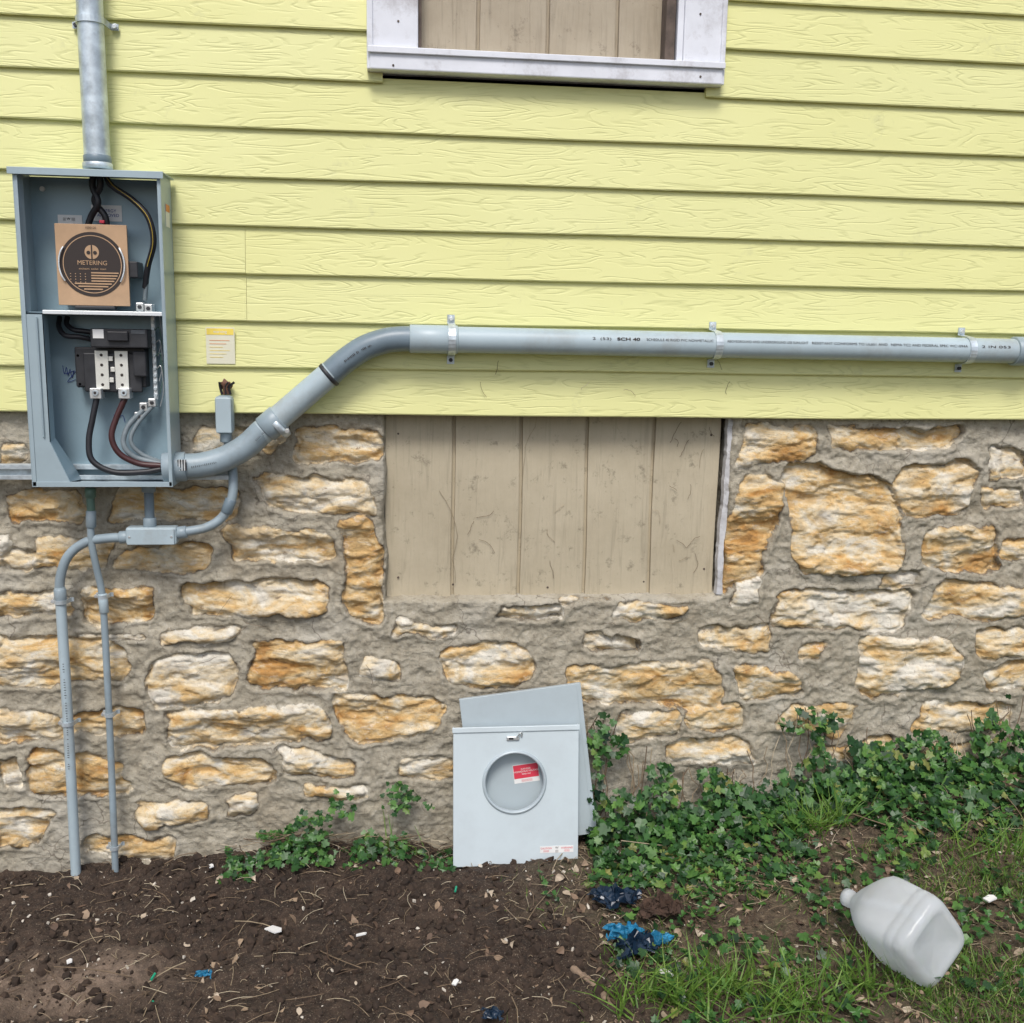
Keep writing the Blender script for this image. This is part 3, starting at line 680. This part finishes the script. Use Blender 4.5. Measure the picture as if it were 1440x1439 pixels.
collar('branch_coupling',P(318,722,ys),P(325,702,ys),r1+.0015,PVCD,SC)
JB=empty('conduit_junction_body',P(317,580,-.03))
a=P(303,556,-.03);b_=P(330,610,-.03)
box('body',a.x,b_.x,-.052,-.0155,b_.z,a.z,PVCM,JB,.010);box('cover',a.x+.003,b_.x-.003,-.057,-.0525,b_.z+.004,a.z-.004,PVC,JB,.002)
collar('outlet',P(318,606,-.03),P(318,622,-.03),r1+.002,PVCM,JB)
for k in range(5):
    p=P(312+k*3,548,-.025);tube('stub_wire_%d'%k,[p+Vector((0,0,-.012)),p+Vector((random.uniform(-.006,.006),-.004,.006)),p+Vector((random.uniform(-.012,.012),-.008,.018))],.003,COPP if k%2 else BLK,JB,8)
p=P(319,540,-.02);mo('sealant',*(lambda g:(g[0],g[1]))(tubegeo([p+Vector((-.015,0,-.012)),p+Vector((-.004,-.004,.003)),p+Vector((.012,0,-.008))],[.004,.011,.005],9)),COPP,JB,True)
GW=empty('grounding_conduit',P(145,1000,-.03))
yg=-.035;r2=.0085
tube('drop_pipe',[P(127,735,-.05),P(129,765,-.05),P(136,800,-.042),P(143,832,yg),P(147,880,yg),P(155,1040,yg),P(163,1240,yg)],r2,PVCM,GW,16)
collar('gland_nut',P(127,686,-.05),P(127,700,-.05),.013,GRN,GW);tube('gland_body',[P(127,700,-.05),P(128,718,-.05)],.010,GRN,GW,8,straight=True);collar('gland_lower',P(128,718,-.05),P(128,742,-.05),.012,PVCM,GW)
collar('coupling',P(144,835,yg),P(147,862,yg),r2+.003,PVC,GW)
def cl(name,u,v,y,r,par,wd=.010):
    strap(name,P(u,v,y),r,'z',GALV,par,wd,.012,wall=min(-.004,y+.02),bolt=False)
    p=P(u,v,y);screw(name+'_bolt',(p.x-r-.008,y+.012,p.z),.005,ZINC,par,t=.012);collar(name+'_ring',p+Vector((0,0,-wd/2)),p+Vector((0,0,wd/2)),r+.0025,GALV,par,.0008)
cl('clamp_1',86,846,ys,r1,SC);cl('clamp_2',96,1017,ys,r1,SC)
cl('clamp_1',144.5,839,yg,r2,GW);cl('clamp_2',154,1005,yg,r2,GW);cl('clamp_3',161,1192,yg,r2,GW)
scribbles([P(91,930,ys),P(96.5,1010,ys),P(99,1080,ys)],44,r1+.0005,SC,'riser_marking',INK)
# ---------------------------------------------------------------- utility notice
UT=empty('utility_notice_sticker',P(310,485,-.016))
a=P(289,460,-.0155);b_=P(331,512,-.0155)
NOT=pm('aged_paper',(.76,.74,.58),.6,0,.04)
box('paper',a.x,b_.x,-.0162,-.0155,b_.z,a.z,NOT,UT,0);box('band',a.x+.002,b_.x-.002,-.0168,-.0164,a.z-.018,a.z-.003,YLAB,UT,0)
text('band_text','warning',((a.x+b_.x)/2,-.0172,a.z-.0105),.010,WHT,UT)
for k in range(6): box('line_%d'%k,a.x+.008,b_.x-.012-.008*(k%3),-.0168,-.0164,a.z-.032-k*.008,a.z-.031-k*.008,ORG if k<2 else YLAB,UT,0)
# ---------------------------------------------------------------- covers leaning on the wall
def frame(BL,BR,TL,TR):
    BL,BR,TL,TR=map(Vector,(BL,BR,TL,TR));A=((BR-BL)+(TR-TL))*.5;W_=A.length;A.normalize();B=((TL-BL)+(TR-BR))*.5;H_=B.length;B=(B-A*B.dot(A)).normalized();Nn=A.cross(B)
    O=(BL+BR+TL+TR)*.25-A*W_/2-B*H_/2
    return O,A,B,Nn,W_,H_
def fbox(fr,name,a0,a1,b0,b1,c0,c1,mat,par,bev=.001):
    O,A,B,Nn=fr[:4];V=[O+A*x+B*y+Nn*z for x in (a0,a1) for y in (b0,b1) for z in (c0,c1)]
    return mo(name,V,[(0,1,3,2),(4,6,7,5),(0,4,5,1),(2,3,7,6),(0,2,6,4),(1,5,7,3)],mat,par,False,bev)
fr2=frame(P(668,1196,-.075),P(843,1172,-.075),P(649,985,-.028),P(813,960,-.028))
K2=empty('steel_cover_panel',fr2[0]);W_,H_=fr2[4:]
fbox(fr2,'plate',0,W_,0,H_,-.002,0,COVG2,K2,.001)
fbox(fr2,'fold_left',0,.0015,0,H_,-.014,-.0022,COVG2,K2,0);fbox(fr2,'fold_right',W_-.0015,W_,0,H_,-.014,-.0022,COVG2,K2,0);fbox(fr2,'fold_top',.002,W_-.002,H_-.0015,H_,-.014,-.0022,COVG2,K2,0)
fbox(fr2,'rib_right',W_-.012,W_-.010,.004,H_-.004,0.0002,.0015,COVG2,K2,0)
fr1=frame(P(641,1217,-.118),P(822,1214,-.118),P(634,1027,-.070),P(804,1018,-.070))
K1=empty('meter_cover_panel',fr1[0]);O,A,B,Nn,W_,H_=fr1
ctr=P(724,1101,-.095);ca=(ctr-O).dot(A);cb=(ctr-O).dot(B);RH=.077
ns=72;Vv=[];Ff=[]
for k in range(ns):
    an=2*math.pi*(k+.5)/ns;dx,dy=math.cos(an),math.sin(an)
    tx=((W_-ca) if dx>0 else ca)/max(abs(dx),1e-6);ty=((H_-cb) if dy>0 else cb)/max(abs(dy),1e-6);t=min(tx,ty)
    Vv.append(O+A*(ca+dx*t)+B*(cb+dy*t))
for (x,y) in ((0,0),(W_,0),(W_,H_),(0,H_)):
    c_=O+A*x+B*y;k=min(range(ns),key=lambda i:(Vv[i]-c_).length);Vv[k]=c_
for k in range(ns):
    an=2*math.pi*(k+.5)/ns;Vv.append(O+A*(ca+RH*math.cos(an))+B*(cb+RH*math.sin(an)))
for k in range(ns): Ff.append((k,(k+1)%ns,ns+(k+1)%ns,ns+k))
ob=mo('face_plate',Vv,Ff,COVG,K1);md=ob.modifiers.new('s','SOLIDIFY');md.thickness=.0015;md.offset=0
ring=[(RH-.001,-.006),(RH-.001,.003),(RH+.001,.0065),(RH+.004,.0065),(RH+.007,.003),(RH+.0085,0.0)]
Vv=[];Ff=[]
for k in range(ns):
    an=2*math.pi*k/ns
    for r,c_ in ring: Vv.append(O+A*(ca+r*math.cos(an))+B*(cb+r*math.sin(an))+Nn*c_)
nr=len(ring)
for k in range(ns):
    for j in range(nr-1): Ff.append((k*nr+j,((k+1)%ns)*nr+j,((k+1)%ns)*nr+j+1,k*nr+j+1))
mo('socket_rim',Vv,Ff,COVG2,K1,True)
fbox(fr1,'fold_left',0,.0015,0,H_,-.016,-.001,COVG,K1,0);fbox(fr1,'fold_right',W_-.0015,W_,0,H_,-.016,-.001,COVG,K1,0);fbox(fr1,'fold_bottom',.002,W_-.002,0,.0015,-.016,-.001,COVG,K1,0)
fbox(fr1,'top_lip',-.003,W_+.003,H_-.012,H_+.002,.001,.0045,COVG,K1,.0015)
la=ca+.0;lz_=H_-.030
fbox(fr1,'latch',la-.022,la+.012,lz_-.005,lz_+.006,.001,.006,ZINC,K1,.003);fbox(fr1,'latch_slot',la-.016,la-.004,lz_-.002,lz_+.003,.0063,.0066,BLK2,K1,0)
tube('latch_hasp',[O+A*(la+.004)+B*(lz_+.002)+Nn*.006,O+A*(la+.012)+B*(lz_+.014)+Nn*.010,O+A*(la+.018)+B*(lz_+.016)+Nn*.007,O+A*(la+.018)+B*(lz_+.004)+Nn*.004],.002,ZINC,K1,8)
lw=W_*.27
fbox(fr1,'rating_label',W_-.012-lw,W_-.012,.028,.046,.0009,.0014,WHT,K1,0)
bas=Matrix((A,B,Nn)).transposed().to_4x4()
text('label_text_l','CAUTION\n|||||||||',O+A*(W_-.012-lw*.82)+B*.037+Nn*.002,.0065,REDL,K1,basis=bas);text('label_text_r','WARNING\n|||||||||',O+A*(W_-.012-lw*.2)+B*.037+Nn*.002,.0065,REDL,K1,basis=bas);text('label_text_m','W\n||||',O+A*(W_-.012-lw*.5)+B*.037+Nn*.002,.0085,INK,K1,basis=bas)
O2,A2,B2,N2=fr2[:4]
cz=P(740,1087,-.055);a2=(cz-O2).dot(A2);b2=(cz-O2).dot(B2)
fbox(fr2,'danger_label_base',a2-.034,a2+.034,b2-.026,b2+.024,.0003,.0008,WHT,K2,0);fbox(fr2,'danger_label_red',a2-.033,a2+.033,b2-.013,b2+.023,.001,.0014,REDL,K2,0)
bas2=Matrix((A2,B2,N2)).transposed().to_4x4()
text('danger_text','DANGER\nHAZARDOUS VOLTAGE\nkeep out',O2+A2*a2+B2*(b2+.005)+N2*.0018,.0065,WHT,K2,basis=bas2);text('danger_text_low','||||||||||||||||',O2+A2*a2+B2*(b2-.019)+N2*.0018,.007,REDL,K2,basis=bas2)
# ---------------------------------------------------------------- plastic jug
m,nt,b=newmat('translucent_jug_plastic')
b.inputs['Base Color'].default_value=(.90,.93,.96,1);b.inputs['Roughness'].default_value=.22
tr=nd(nt,'ShaderNodeBsdfTranslucent',{'Color':(.93,.96,1.,1)});mx_=nd(nt,'ShaderNodeMixShader',{0:.5,1:b.outputs[0],2:tr.outputs[0]})
tp_=nd(nt,'ShaderNodeBsdfTransparent',{'Color':(.96,.98,1,1)});my_=nd(nt,'ShaderNodeMixShader',{0:.30,1:mx_.outputs[0],2:tp_.outputs[0]})
nt.links.new(my_.outputs[0],nt.nodes['Material Output'].inputs[0]);setbump(nt,b,noise(nt,objco(nt),16,3),.5,.008)
JM=m
gj=GP(1278,1368)
JUG=empty('plastic_milk_jug',gj+Vector((0,0,.08)))
ax=Vector((-.36,.93,-.09)).normalized()
# blow-moulded body: recessed base, panel grooves, pyramidal shoulder, threaded neck and cap
s_=[(.010,.001),(.010,.040),(.002,.050),(.0,.058),(.003,.066),(.010,.072),(.026,.0755),(.030,.0735),(.034,.0755),(.048,.0755),(.052,.0735),(.056,.0755),(.10,.076),(.118,.075),(.14,.067),(.165,.053),(.19,.037),(.205,.025),(.212,.0185),(.216,.0175),(.226,.0175),(.227,.0195),(.240,.0195),(.241,.010)]
upv=Vector((0,0,1));sx_=ax.cross(upv).normalized();sy_=sx_.cross(ax).normalized();rol=math.radians(38)
e1_=sx_*math.cos(rol)+sy_*math.sin(rol);e2_=sy_*math.cos(rol)-sx_*math.sin(rol)
base=gj+Vector((0.02,-.060,.098))
Vv=[];Ff=[];ns=64
for (s,r) in s_:
    pw=5.5 if s<.12 else max(2.,5.5-3.5*min(1,(s-.12)/.085))
    for k in range(ns):
        an=2*math.pi*k/ns;c_,d_=math.cos(an),math.sin(an);q=(abs(c_)**pw+abs(d_)**pw)**(-1/pw)
        Vv.append(base+ax*s+(e1_*c_*.97+e2_*d_*1.06)*(q*r))
for i in range(len(s_)-1):
    for k in range(ns): Ff.append((i*ns+k,i*ns+(k+1)%ns,(i+1)*ns+(k+1)%ns,(i+1)*ns+k))
Ff.append(tuple(range(ns-1,-1,-1)));Ff.append(tuple((len(s_)-1)*ns+k for k in range(ns)))
mo('jug_body',Vv,Ff,JM,JUG,True)
dd=(e1_-e2_).normalized()
if dd.z>0: dd=-dd
tube('jug_handle',[base+ax*.10+dd*.068,base+ax*.13+dd*.078,base+ax*.17+dd*.064,base+ax*.20+dd*.038,base+ax*.211+dd*.012],.010,JM,JUG,14)
# ---------------------------------------------------------------- scatter
def rots(n,nrm,spin):
    z=nrm/np.linalg.norm(nrm,axis=1,keepdims=True);t=np.where(np.abs(z[:,2:3])<.95,np.array([[0,0,1.]]),np.array([[1.,0,0]]))
    x=np.cross(t,z);x/=np.linalg.norm(x,axis=1,keepdims=True);y=np.cross(z,x)
    c=np.cos(spin)[:,None];s=np.sin(spin)[:,None]
    return np.stack([x*c+y*s,y*c-x*s,z],-1)
def scatter(name,T,Fc,loc,Rm,scl,mat,parent=None,smooth=False,attrs=None,var=None):
    n=len(loc);T=np.asarray(T,float)
    if T.ndim==2:
        TT=np.broadcast_to(T,(n,)+T.shape)
    else: TT=T
    scl=np.asarray(scl,float)
    if scl.ndim==1: scl=scl[:,None]*np.ones((1,3))
    V=np.einsum('nij,nkj->nki',Rm,TT*scl[:,None,:])+np.asarray(loc)[:,None,:]
    k=TT.shape[1];Fa=np.asarray(Fc)[None]+(np.arange(n)*k)[:,None,None]
    at={a:np.repeat(b,k) for a,b in (attrs or {'rnd':rng.random(n)}).items()}
    return mnp(name,V.reshape(-1,3),Fa.reshape(-1,Fa.shape[-1]),mat,parent,smooth,at)
def leafmat(name,st,rough=.4,trans=.25):
    m,nt,b=newmat(name);r=attr(nt,'rnd');v=objco(nt)
    c=ramp(nt,r,st);c=mixc(nt,ramp(nt,noise(nt,v,60,2),[(.35,.35),(.65,0.)]),c,[x*.5 for x in st[0][1]])
    nt.links.new(c,b.inputs['Base Color']);b.inputs['Roughness'].default_value=rough
    if trans>0:
        t=nd(nt,'ShaderNodeBsdfTranslucent');nt.links.new(c,t.inputs[0]);mx=nd(nt,'ShaderNodeMixShader',{0:trans,1:b.outputs[0],2:t.outputs[0]})
        nt.links.new(mx.outputs[0],nt.nodes['Material Output'].inputs[0])
    return m
IVYM=leafmat('ivy_leaf',[(0,(.012,.042,.012)),(.3,(.028,.095,.022)),(.65,(.065,.18,.038)),(.93,(.14,.29,.06)),(1,(.32,.30,.09))],.42,.22)
GRM=leafmat('grass_blade',[(0,(.06,.13,.02)),(.5,(.14,.28,.045)),(.82,(.24,.39,.07)),(1,(.42,.38,.18))],.5,.35)
DLM=leafmat('dead_leaf',[(0,(.07,.04,.025)),(.5,(.20,.13,.085)),(.8,(.36,.26,.17)),(1,(.56,.47,.36))],.7,0)
TWM=leafmat('dry_stems',[(0,(.10,.06,.035)),(.5,(.26,.19,.12)),(.8,(.42,.34,.22)),(1,(.58,.50,.36))],.8,0)
CLM=pm('soil_clod',(.038,.024,.016),.95,0,.5,40,.7,160)
CH=pm('pale_debris',(.55,.5,.42),.8,0,.2,60)
leaf=np.array([(0,.38,.0),(0,0,.0),(-.3,-.08,.04),(-.52,.18,.10),(-.33,.38,.03),(-.46,.68,.06),(-.17,.70,.0),(0,1.05,-.10),(.17,.70,.0),(.46,.68,.06),(.33,.38,.03),(.52,.18,.10),(.3,-.08,.04)])
leaf[:,1]-=.4
lf=[(0,i,i+1) for i in range(1,12)]+[(0,12,1)]
def ivy(name,pts,nrm,size):
    n=len(pts);Rm=rots(n,nrm,rng.uniform(0,6.28,n));sc_=size[:,None]*np.stack([rng.uniform(.75,1.15,n),rng.uniform(.75,1.15,n),rng.uniform(-1,2.2,n)],1)
    return Rm,sc_
env=[(825,1000),(850,998),(880,1035),(930,1068),(1000,1078),(1050,1075),(1080,1020),(1120,985),(1170,1000),(1200,1040),(1250,1038),(1290,1020),(1340,1035),(1380,995),(1410,972),(1450,1005),(1600,1010)]
ex=[P(u,v,0).x for u,v in env];ez=[P(u,v,0).z for u,v in env]
L=[];Nm=[];Sz=[]
def addl(p,nr,s): L.append(p);Nm.append(nr);Sz.append(s)
IX0=P(822,1100).x;IX1=2.7
for i in range(8200):
    x=rng.uniform(IX0,IX1);zt_i=np.interp(x,ex,ez);g=float(gz_(x,-.02))
    if i<3000:
        t=rng.random()**1.5;y=-.02-.13*(1-t)*rng.random()-.01;z=g+(zt_i-g)*t
        if t>.4 and vn(x*14,z*14,77)<.48: continue
        addl((x,y,z),(rng.normal(0,.4),-1+rng.normal(0,.35),.7+rng.normal(0,.45)),rng.uniform(.013,.034))
    else:
        y=-abs(rng.normal(0,.20))-.02
        if y<-.6: continue
        dens=vn(x*8,y*8,78)
        if dens<.26+max(0,-y-.15)*.8: continue
        z=float(gz_(x,y))+rng.uniform(.0,.07)*max(.25,1+y*2.2)
        addl((x,y,z),(rng.normal(0,.45),-.35+rng.normal(0,.45),1),rng.uniform(.012,.034))
for i in range(4200):
    x=rng.uniform(IX0-.15,2.4);y=rng.uniform(-1.2,-.2)
    if vn(x*7,y*7,79)<.40 or float(veg(x,y))<.4: continue
    addl((x,y,float(gz_(x,y))+rng.uniform(.004,.032)),(rng.normal(0,.5),rng.normal(-.2,.5),1),rng.uniform(.009,.026))
n=len(L);Rm,sc_=ivy('ivy',L,np.array(Nm),np.array(Sz))
IV=empty('ivy',(1.2,-.1,.2));scatter('ivy_leaves',leaf,lf,np.array(L),Rm,sc_,IVYM,IV)
def strands(name,paths,r,mat,parent,ns=4):
    V=[];Fc=[];a=[]
    for p in paths:
        v,f=tubegeo([Vector(q) for q in p],r,ns,False);o=len(V);V+=v;Fc+=[tuple(i+o for i in q) for q in f];a+=[rng.random()]*len(v)
    return mnp(name,np.array([tuple(v) for v in V]),np.array(Fc),mat,parent,True,{'rnd':a})
paths=[]
for i in range(120):
    x=rng.uniform(IX0,IX1);zt_i=np.interp(x,ex,ez);g=float(gz_(x,-.03));dx=0;p=[]
    for k in range(8):
        t=k/7;dx+=rng.normal(0,.012);p.append((x+dx,-.012-.03*(1-t)-rng.random()*.01,g-.01+(zt_i-g+.01)*t*rng.uniform(.9,1)))
    paths.append(p)
strands('ivy_stems',paths,.0014,TWM,IV)
# left ivy patch: sparse, low, ragged
L=[];Nm=[];Sz=[]
e2x=[P(u,1100).x for u in (318,345,400,440,470,520,560,600,640)];e2z=[P(u,v,0).z for u,v in ((318,1182),(345,1168),(400,1162),(440,1112),(470,1095),(520,1104),(560,1090),(600,1118),(640,1150))]
for i in range(1500):
    x=rng.uniform(e2x[0],e2x[-1]);zt_i=np.interp(x,e2x,e2z);g=float(gz_(x,-.03));t=rng.random()**1.4;y=-.03-.11*(1-t)*rng.random()
    z=g+(zt_i-g)*t
    if vn(x*15+5,z*17,81)<.50 or rng.random()<.3: continue
    addl((x,y,z),(rng.normal(0,.45),-1+rng.normal(0,.5),.9+rng.normal(0,.5)),rng.uniform(.009,.025))
n=len(L);Rm,sc_=ivy('ivy',L,np.array(Nm),np.array(Sz))
IV2=empty('ivy',P(500,1140,-.05));r_=np.clip(rng.random(n)*.8+.15,0,.99)
scatter('ivy_leaves',leaf,lf,np.array(L),Rm,sc_,IVYM,IV2,attrs={'rnd':r_})
strands('ivy_stems',[[(x+rng.normal(0,.01)*k,-.04-.004*k,float(gz_(x,-.03))-.01+k*.014) for k in range(6)] for x in rng.uniform(e2x[0],e2x[-1],50)],.0011,TWM,IV2)
# grass: patchy
bl=np.array([(-.5,0,0),(.5,0,0),(-.42,.10,.4),(.42,.10,.4),(-.25,.34,.75),(.25,.34,.75),(0,.7,1.)])
bf=[(0,1,3),(0,3,2),(2,3,5),(2,5,4),(4,5,6)]
n=80000;x=rng.uniform(b0.x-.3,2.6,n);y=rng.uniform(-1.5,-.12,n)
pt=fbm(x*5.5,y*5.5,90,4)*.5+.5
pr_=veg(x,y)*(sstep(.50,.60,pt)*.9+.035)*(sstep(-.25,-.85,y)*.95+.08)
kp=rng.random(n)<pr_;x=x[kp];y=y[kp];n=len(x)
Rm=rots(n,np.stack([rng.normal(0,.55,n),rng.normal(0,.55,n),np.ones(n)],1),rng.uniform(0,6.28,n))
hh=rng.uniform(.012,.048,n);scg=np.stack([rng.uniform(.0016,.0034,n),hh,hh],1)
GR=empty('grass',(1.2,-.8,.1));scatter('grass_blades',bl,bf,np.stack([x,y,gz_(x,y)-.003],1),Rm,scg,GRM,GR)
tx=[];ty=[]
for (u,v,c_,s1_,s2_) in ((1150,1165,150,.05,.03),(1215,1385,50,.02,.02),(1000,1400,160,.07,.03),(920,1420,120,.06,.03),(1120,1425,140,.08,.03),(1400,1200,60,.05,.03),(560,1190,20,.03,.01)):
    tc=GP(u,v);tx+=list(tc.x+rng.normal(0,s1_,c_));ty+=list(tc.y+rng.normal(0,s2_,c_))
tx=np.array(tx);ty=np.minimum(np.array(ty),-.04);n=len(tx)
Rm=rots(n,np.stack([rng.normal(0,.6,n),rng.normal(-.2,.5,n),np.ones(n)],1),rng.uniform(0,6.28,n));hh=rng.uniform(.04,.12,n)
scatter('grass_tuft',bl,bf,np.stack([tx,ty,gz_(tx,ty)],1),Rm,np.stack([rng.uniform(.003,.005,n),hh,hh],1),GRM,GR,attrs={'rnd':rng.uniform(.35,.85,n)})
# clods
phi=(1+5**.5)/2
ico=np.array([(-1,phi,0),(1,phi,0),(-1,-phi,0),(1,-phi,0),(0,-1,phi),(0,1,phi),(0,-1,-phi),(0,1,-phi),(phi,0,-1),(phi,0,1),(-phi,0,-1),(-phi,0,1)])/1.9
icf=[(0,11,5),(0,5,1),(0,1,7),(0,7,10),(0,10,11),(1,5,9),(5,11,4),(11,10,2),(10,7,6),(7,1,8),(3,9,4),(3,4,2),(3,2,6),(3,6,8),(3,8,9),(4,9,5),(2,4,11),(6,2,10),(8,6,7),(9,8,1)]
n=13000;x=rng.uniform(-1.7,b0.x+.6,n);y=rng.uniform(-1.1,.0,n);kp=rng.random(n)<(1.1-veg(x,y))*(.25+.75*vn(x*6,y*6,93));x=x[kp];y=y[kp];n=len(x)
T=ico[None]*rng.uniform(.5,1.3,(n,12,1));s=.002+.013*rng.random(n)**4
scatter('soil_clods',T,icf,np.stack([x,y,gz_(x,y)+s*.2],1),rots(n,rng.normal(0,1,(n,3)),rng.uniform(0,6,n)),s,CLM,None,False)
n=1100;x=rng.uniform(-1.5,2.2,n);y=rng.uniform(-1.1,-.02,n);T=ico[None]*rng.uniform(.4,1.3,(n,12,1));T[:,:,2]*=.5;s=.0012+.006*rng.random(n)**3
scatter('pebbles',T,icf,np.stack([x,y,gz_(x,y)+.003],1),rots(n,rng.normal(0,1,(n,3)),rng.uniform(0,6,n)),s,CH)
# dead leaves
n=6500;x=rng.uniform(-1.4,2.4,n);y=-rng.random(n)**.8*1.2-.02;kp=rng.random(n)<(.20+.80*veg(x,y));x=x[kp];y=y[kp];n=len(x)
oval=np.array([(0,0,.0),(-.28,.25,.10),(-.33,.55,.12),(-.15,.85,.05),(0,1.05,-.08),(.15,.85,.05),(.33,.55,.12),(.28,.25,.10)]);oval[:,1]-=.5
ovf=[(0,1,7),(1,2,7),(2,6,7),(2,3,6),(3,5,6),(3,4,5)]
nn=np.stack([rng.normal(0,.45,n),rng.normal(0,.45,n),np.ones(n)],1);s=.007+.024*rng.random(n)**1.8
scatter('dead_leaves',oval,ovf,np.stack([x,y,gz_(x,y)+.006],1),rots(n,nn,rng.uniform(0,6.28,n)),s[:,None]*np.stack([rng.uniform(.4,1.1,n),np.ones(n),rng.uniform(-2.5,3,n)],1),DLM)
# twigs and straw
paths=[];pth2=[]
for i in range(5200):
    x=rng.uniform(-1.5,2.3);y=-rng.random()*1.15-.02
    if rng.random()>.45+.55*float(veg(x,y)): continue
    big=i%40==0
    l=.008+.075*rng.random()**1.5 if not big else rng.uniform(.08,.17);an=rng.uniform(0,6.28);cv=rng.normal(0,.8);z=float(gz_(x,y))+.006;tl=rng.normal(0,.12);p=[]
    for k in range(4):
        p.append((x,y,z+k*l/3*tl+.003*(k in (1,2))));x+=math.cos(an+cv*k/3)*l/3;y+=math.sin(an+cv*k/3)*l/3
        if y>-.01: y=-.01
    (pth2 if big else paths).append(p)
TW=empty('twigs_and_straw',(.3,-.6,.05));strands('straw',paths,.0008,TWM,TW);strands('sticks',pth2,.0013,TWM,TW,5)
a=GP(805,1370);b_=GP(862,1425)
tube('broken_branch',[a+Vector((0,0,.014)),a.lerp(b_,.5)+Vector((.004,0,.018)),b_+Vector((0,0,.014))],[.006+.003*random.random() for _ in range(21)],pm('bark',(.28,.20,.14),.9,0,.3,60,.6),TW,9)
# dead vine remnants on the walls
def vine(u,v,l,an,y):
    p=P(u,v,y);x,z=p.x,p.z;q=[]
    for k in range(9):
        q.append((x,y-rng.random()*.003,z));x+=math.cos(an)*l/8;z+=math.sin(an)*l/8;an+=rng.normal(0,.25)
    return q
paths=[]
for i in range(7): paths.append(vine(rng.uniform(640,930),rng.uniform(600,800),rng.uniform(.03,.08),rng.uniform(0,6.28),YB+.027))
for i in range(12): paths.append(vine(rng.uniform(930,1005),rng.uniform(600,800),rng.uniform(.02,.07),rng.uniform(0,6.28),YB+.027))
for i in range(26): paths.append(vine(rng.uniform(200,1400),rng.uniform(860,1010),rng.uniform(.03,.08),rng.uniform(0,6.28),-.006))
for i in range(7): paths.append(vine(rng.uniform(560,1250),rng.uniform(500,560),rng.uniform(.02,.05),rng.uniform(1,2.2),-.015))
paths.append(vine(733,700,.22,1.55,YB+.026));paths.append(vine(640,820,.26,1.57,YB+.026))
strands('dead_vine_tendrils',paths,.0005,TWM,house)
# ---------------------------------------------------------------- litter
def crumple(name,c,r,mat,seed,flat=.45,n=26,par=None):
    V=[];Fc=[]
    for i in range(n):
        for j in range(n):
            a=(i/(n-1)-.5)*2;b=(j/(n-1)-.5)*2
            f=float(fbm(np.array(a*2.3+seed),np.array(b*2.3),seed,4));g=float(fbm(np.array(a*2.3),np.array(b*2.3+9),seed+3,4));h=float(fbm(np.array(a*4),np.array(b*4),seed+6,4))
            x=c[0]+r*(a*.8+f*.9);y=c[1]+r*(b*.6+g*.9);z=c[2]+r*flat*(.35+abs(h)*1.9*(1-.5*(a*a+b*b)))
            V.append((x,y,z))
    for i in range(n-1):
        for j in range(n-1): Fc.append((i*n+j,i*n+j+1,(i+1)*n+j+1,(i+1)*n+j))
    return mo(name,V,Fc,mat,par)
BAG=pm('blue_plastic_film',(.02,.16,.29),.25,0,.6,20,.3);BAGD=pm('dark_blue_plastic_film',(.010,.025,.05),.3,0,.5,20,.3);CLD=pm('brown_clod',(.06,.034,.022),.95,0,.4,40,.8,90)
BG=empty('plastic_bag_litter',GP(885,1310))
up=Vector((0,0,.012))
crumple('bag_blue',GP(878,1325)+up,.038,BAG,3,.6,par=BG);crumple('bag_blue_b',GP(928,1332)+up,.028,BAG,8,.6,par=BG);crumple('bag_dark',GP(868,1278)+up,.050,BAGD,5,.6,par=BG)
crumple('bag_film_dark',GP(897,1343)+up,.048,BAGD,14,.6,par=BG)
crumple('earth_lump',GP(935,1292)+up,.05,CLD,11,.6)
crumple('plastic_scrap',GP(290,1375)+up*.5,.017,BAG,21);crumple('plastic_scrap',GP(690,1432)+up*.5,.02,BAGD,22)
def chip(name,u,v,w_,h_,rot,mat,dz=.016):
    c=GP(u,v)+Vector((0,0,dz));a=Vector((math.cos(rot),math.sin(rot),.12));b=Vector((-math.sin(rot),math.cos(rot),-.08))
    pts=[c-a*w_-b*h_,c+a*w_*.8-b*h_*.9,c+a*w_*1.05+b*h_*.3,c+a*w_*.5+b*h_,c-a*w_*.9+b*h_*.7]
    ob=mo(name,pts,[(0,1,2,3,4)],mat);md=ob.modifiers.new('s','SOLIDIFY');md.thickness=.003;return ob
chip('paper_scrap',386,1315,.020,.013,-.8,WHT);chip('paper_scrap',935,1383,.010,.018,.5,WHT,.025);chip('paper_scrap',1390,1280,.014,.010,.3,WHT,.03)
chip('paper_scrap',585,1165,.026,.020,.2,pm('tan_card_scrap',(.46,.36,.27),.8),.03)
chip('paper_scrap',508,1322,.012,.004,.1,WHT);chip('paper_scrap',640,1390,.009,.006,1.,WHT);chip('paper_scrap',297,1225,.006,.009,.4,WHT);chip('paper_scrap',98,1360,.006,.008,.4,WHT)
GT=pm('green_wire_scrap',(.02,.35,.20),.4)
for u,v in ((213,1385),(210,1425),(640,1260)):
    p=GP(u,v)+Vector((0,0,.012));tube('green_wire_scrap',[p,p+Vector((.004,.018,.002))],.0028,GT,None,8,straight=True)
print('objects',len(bpy.data.objects))
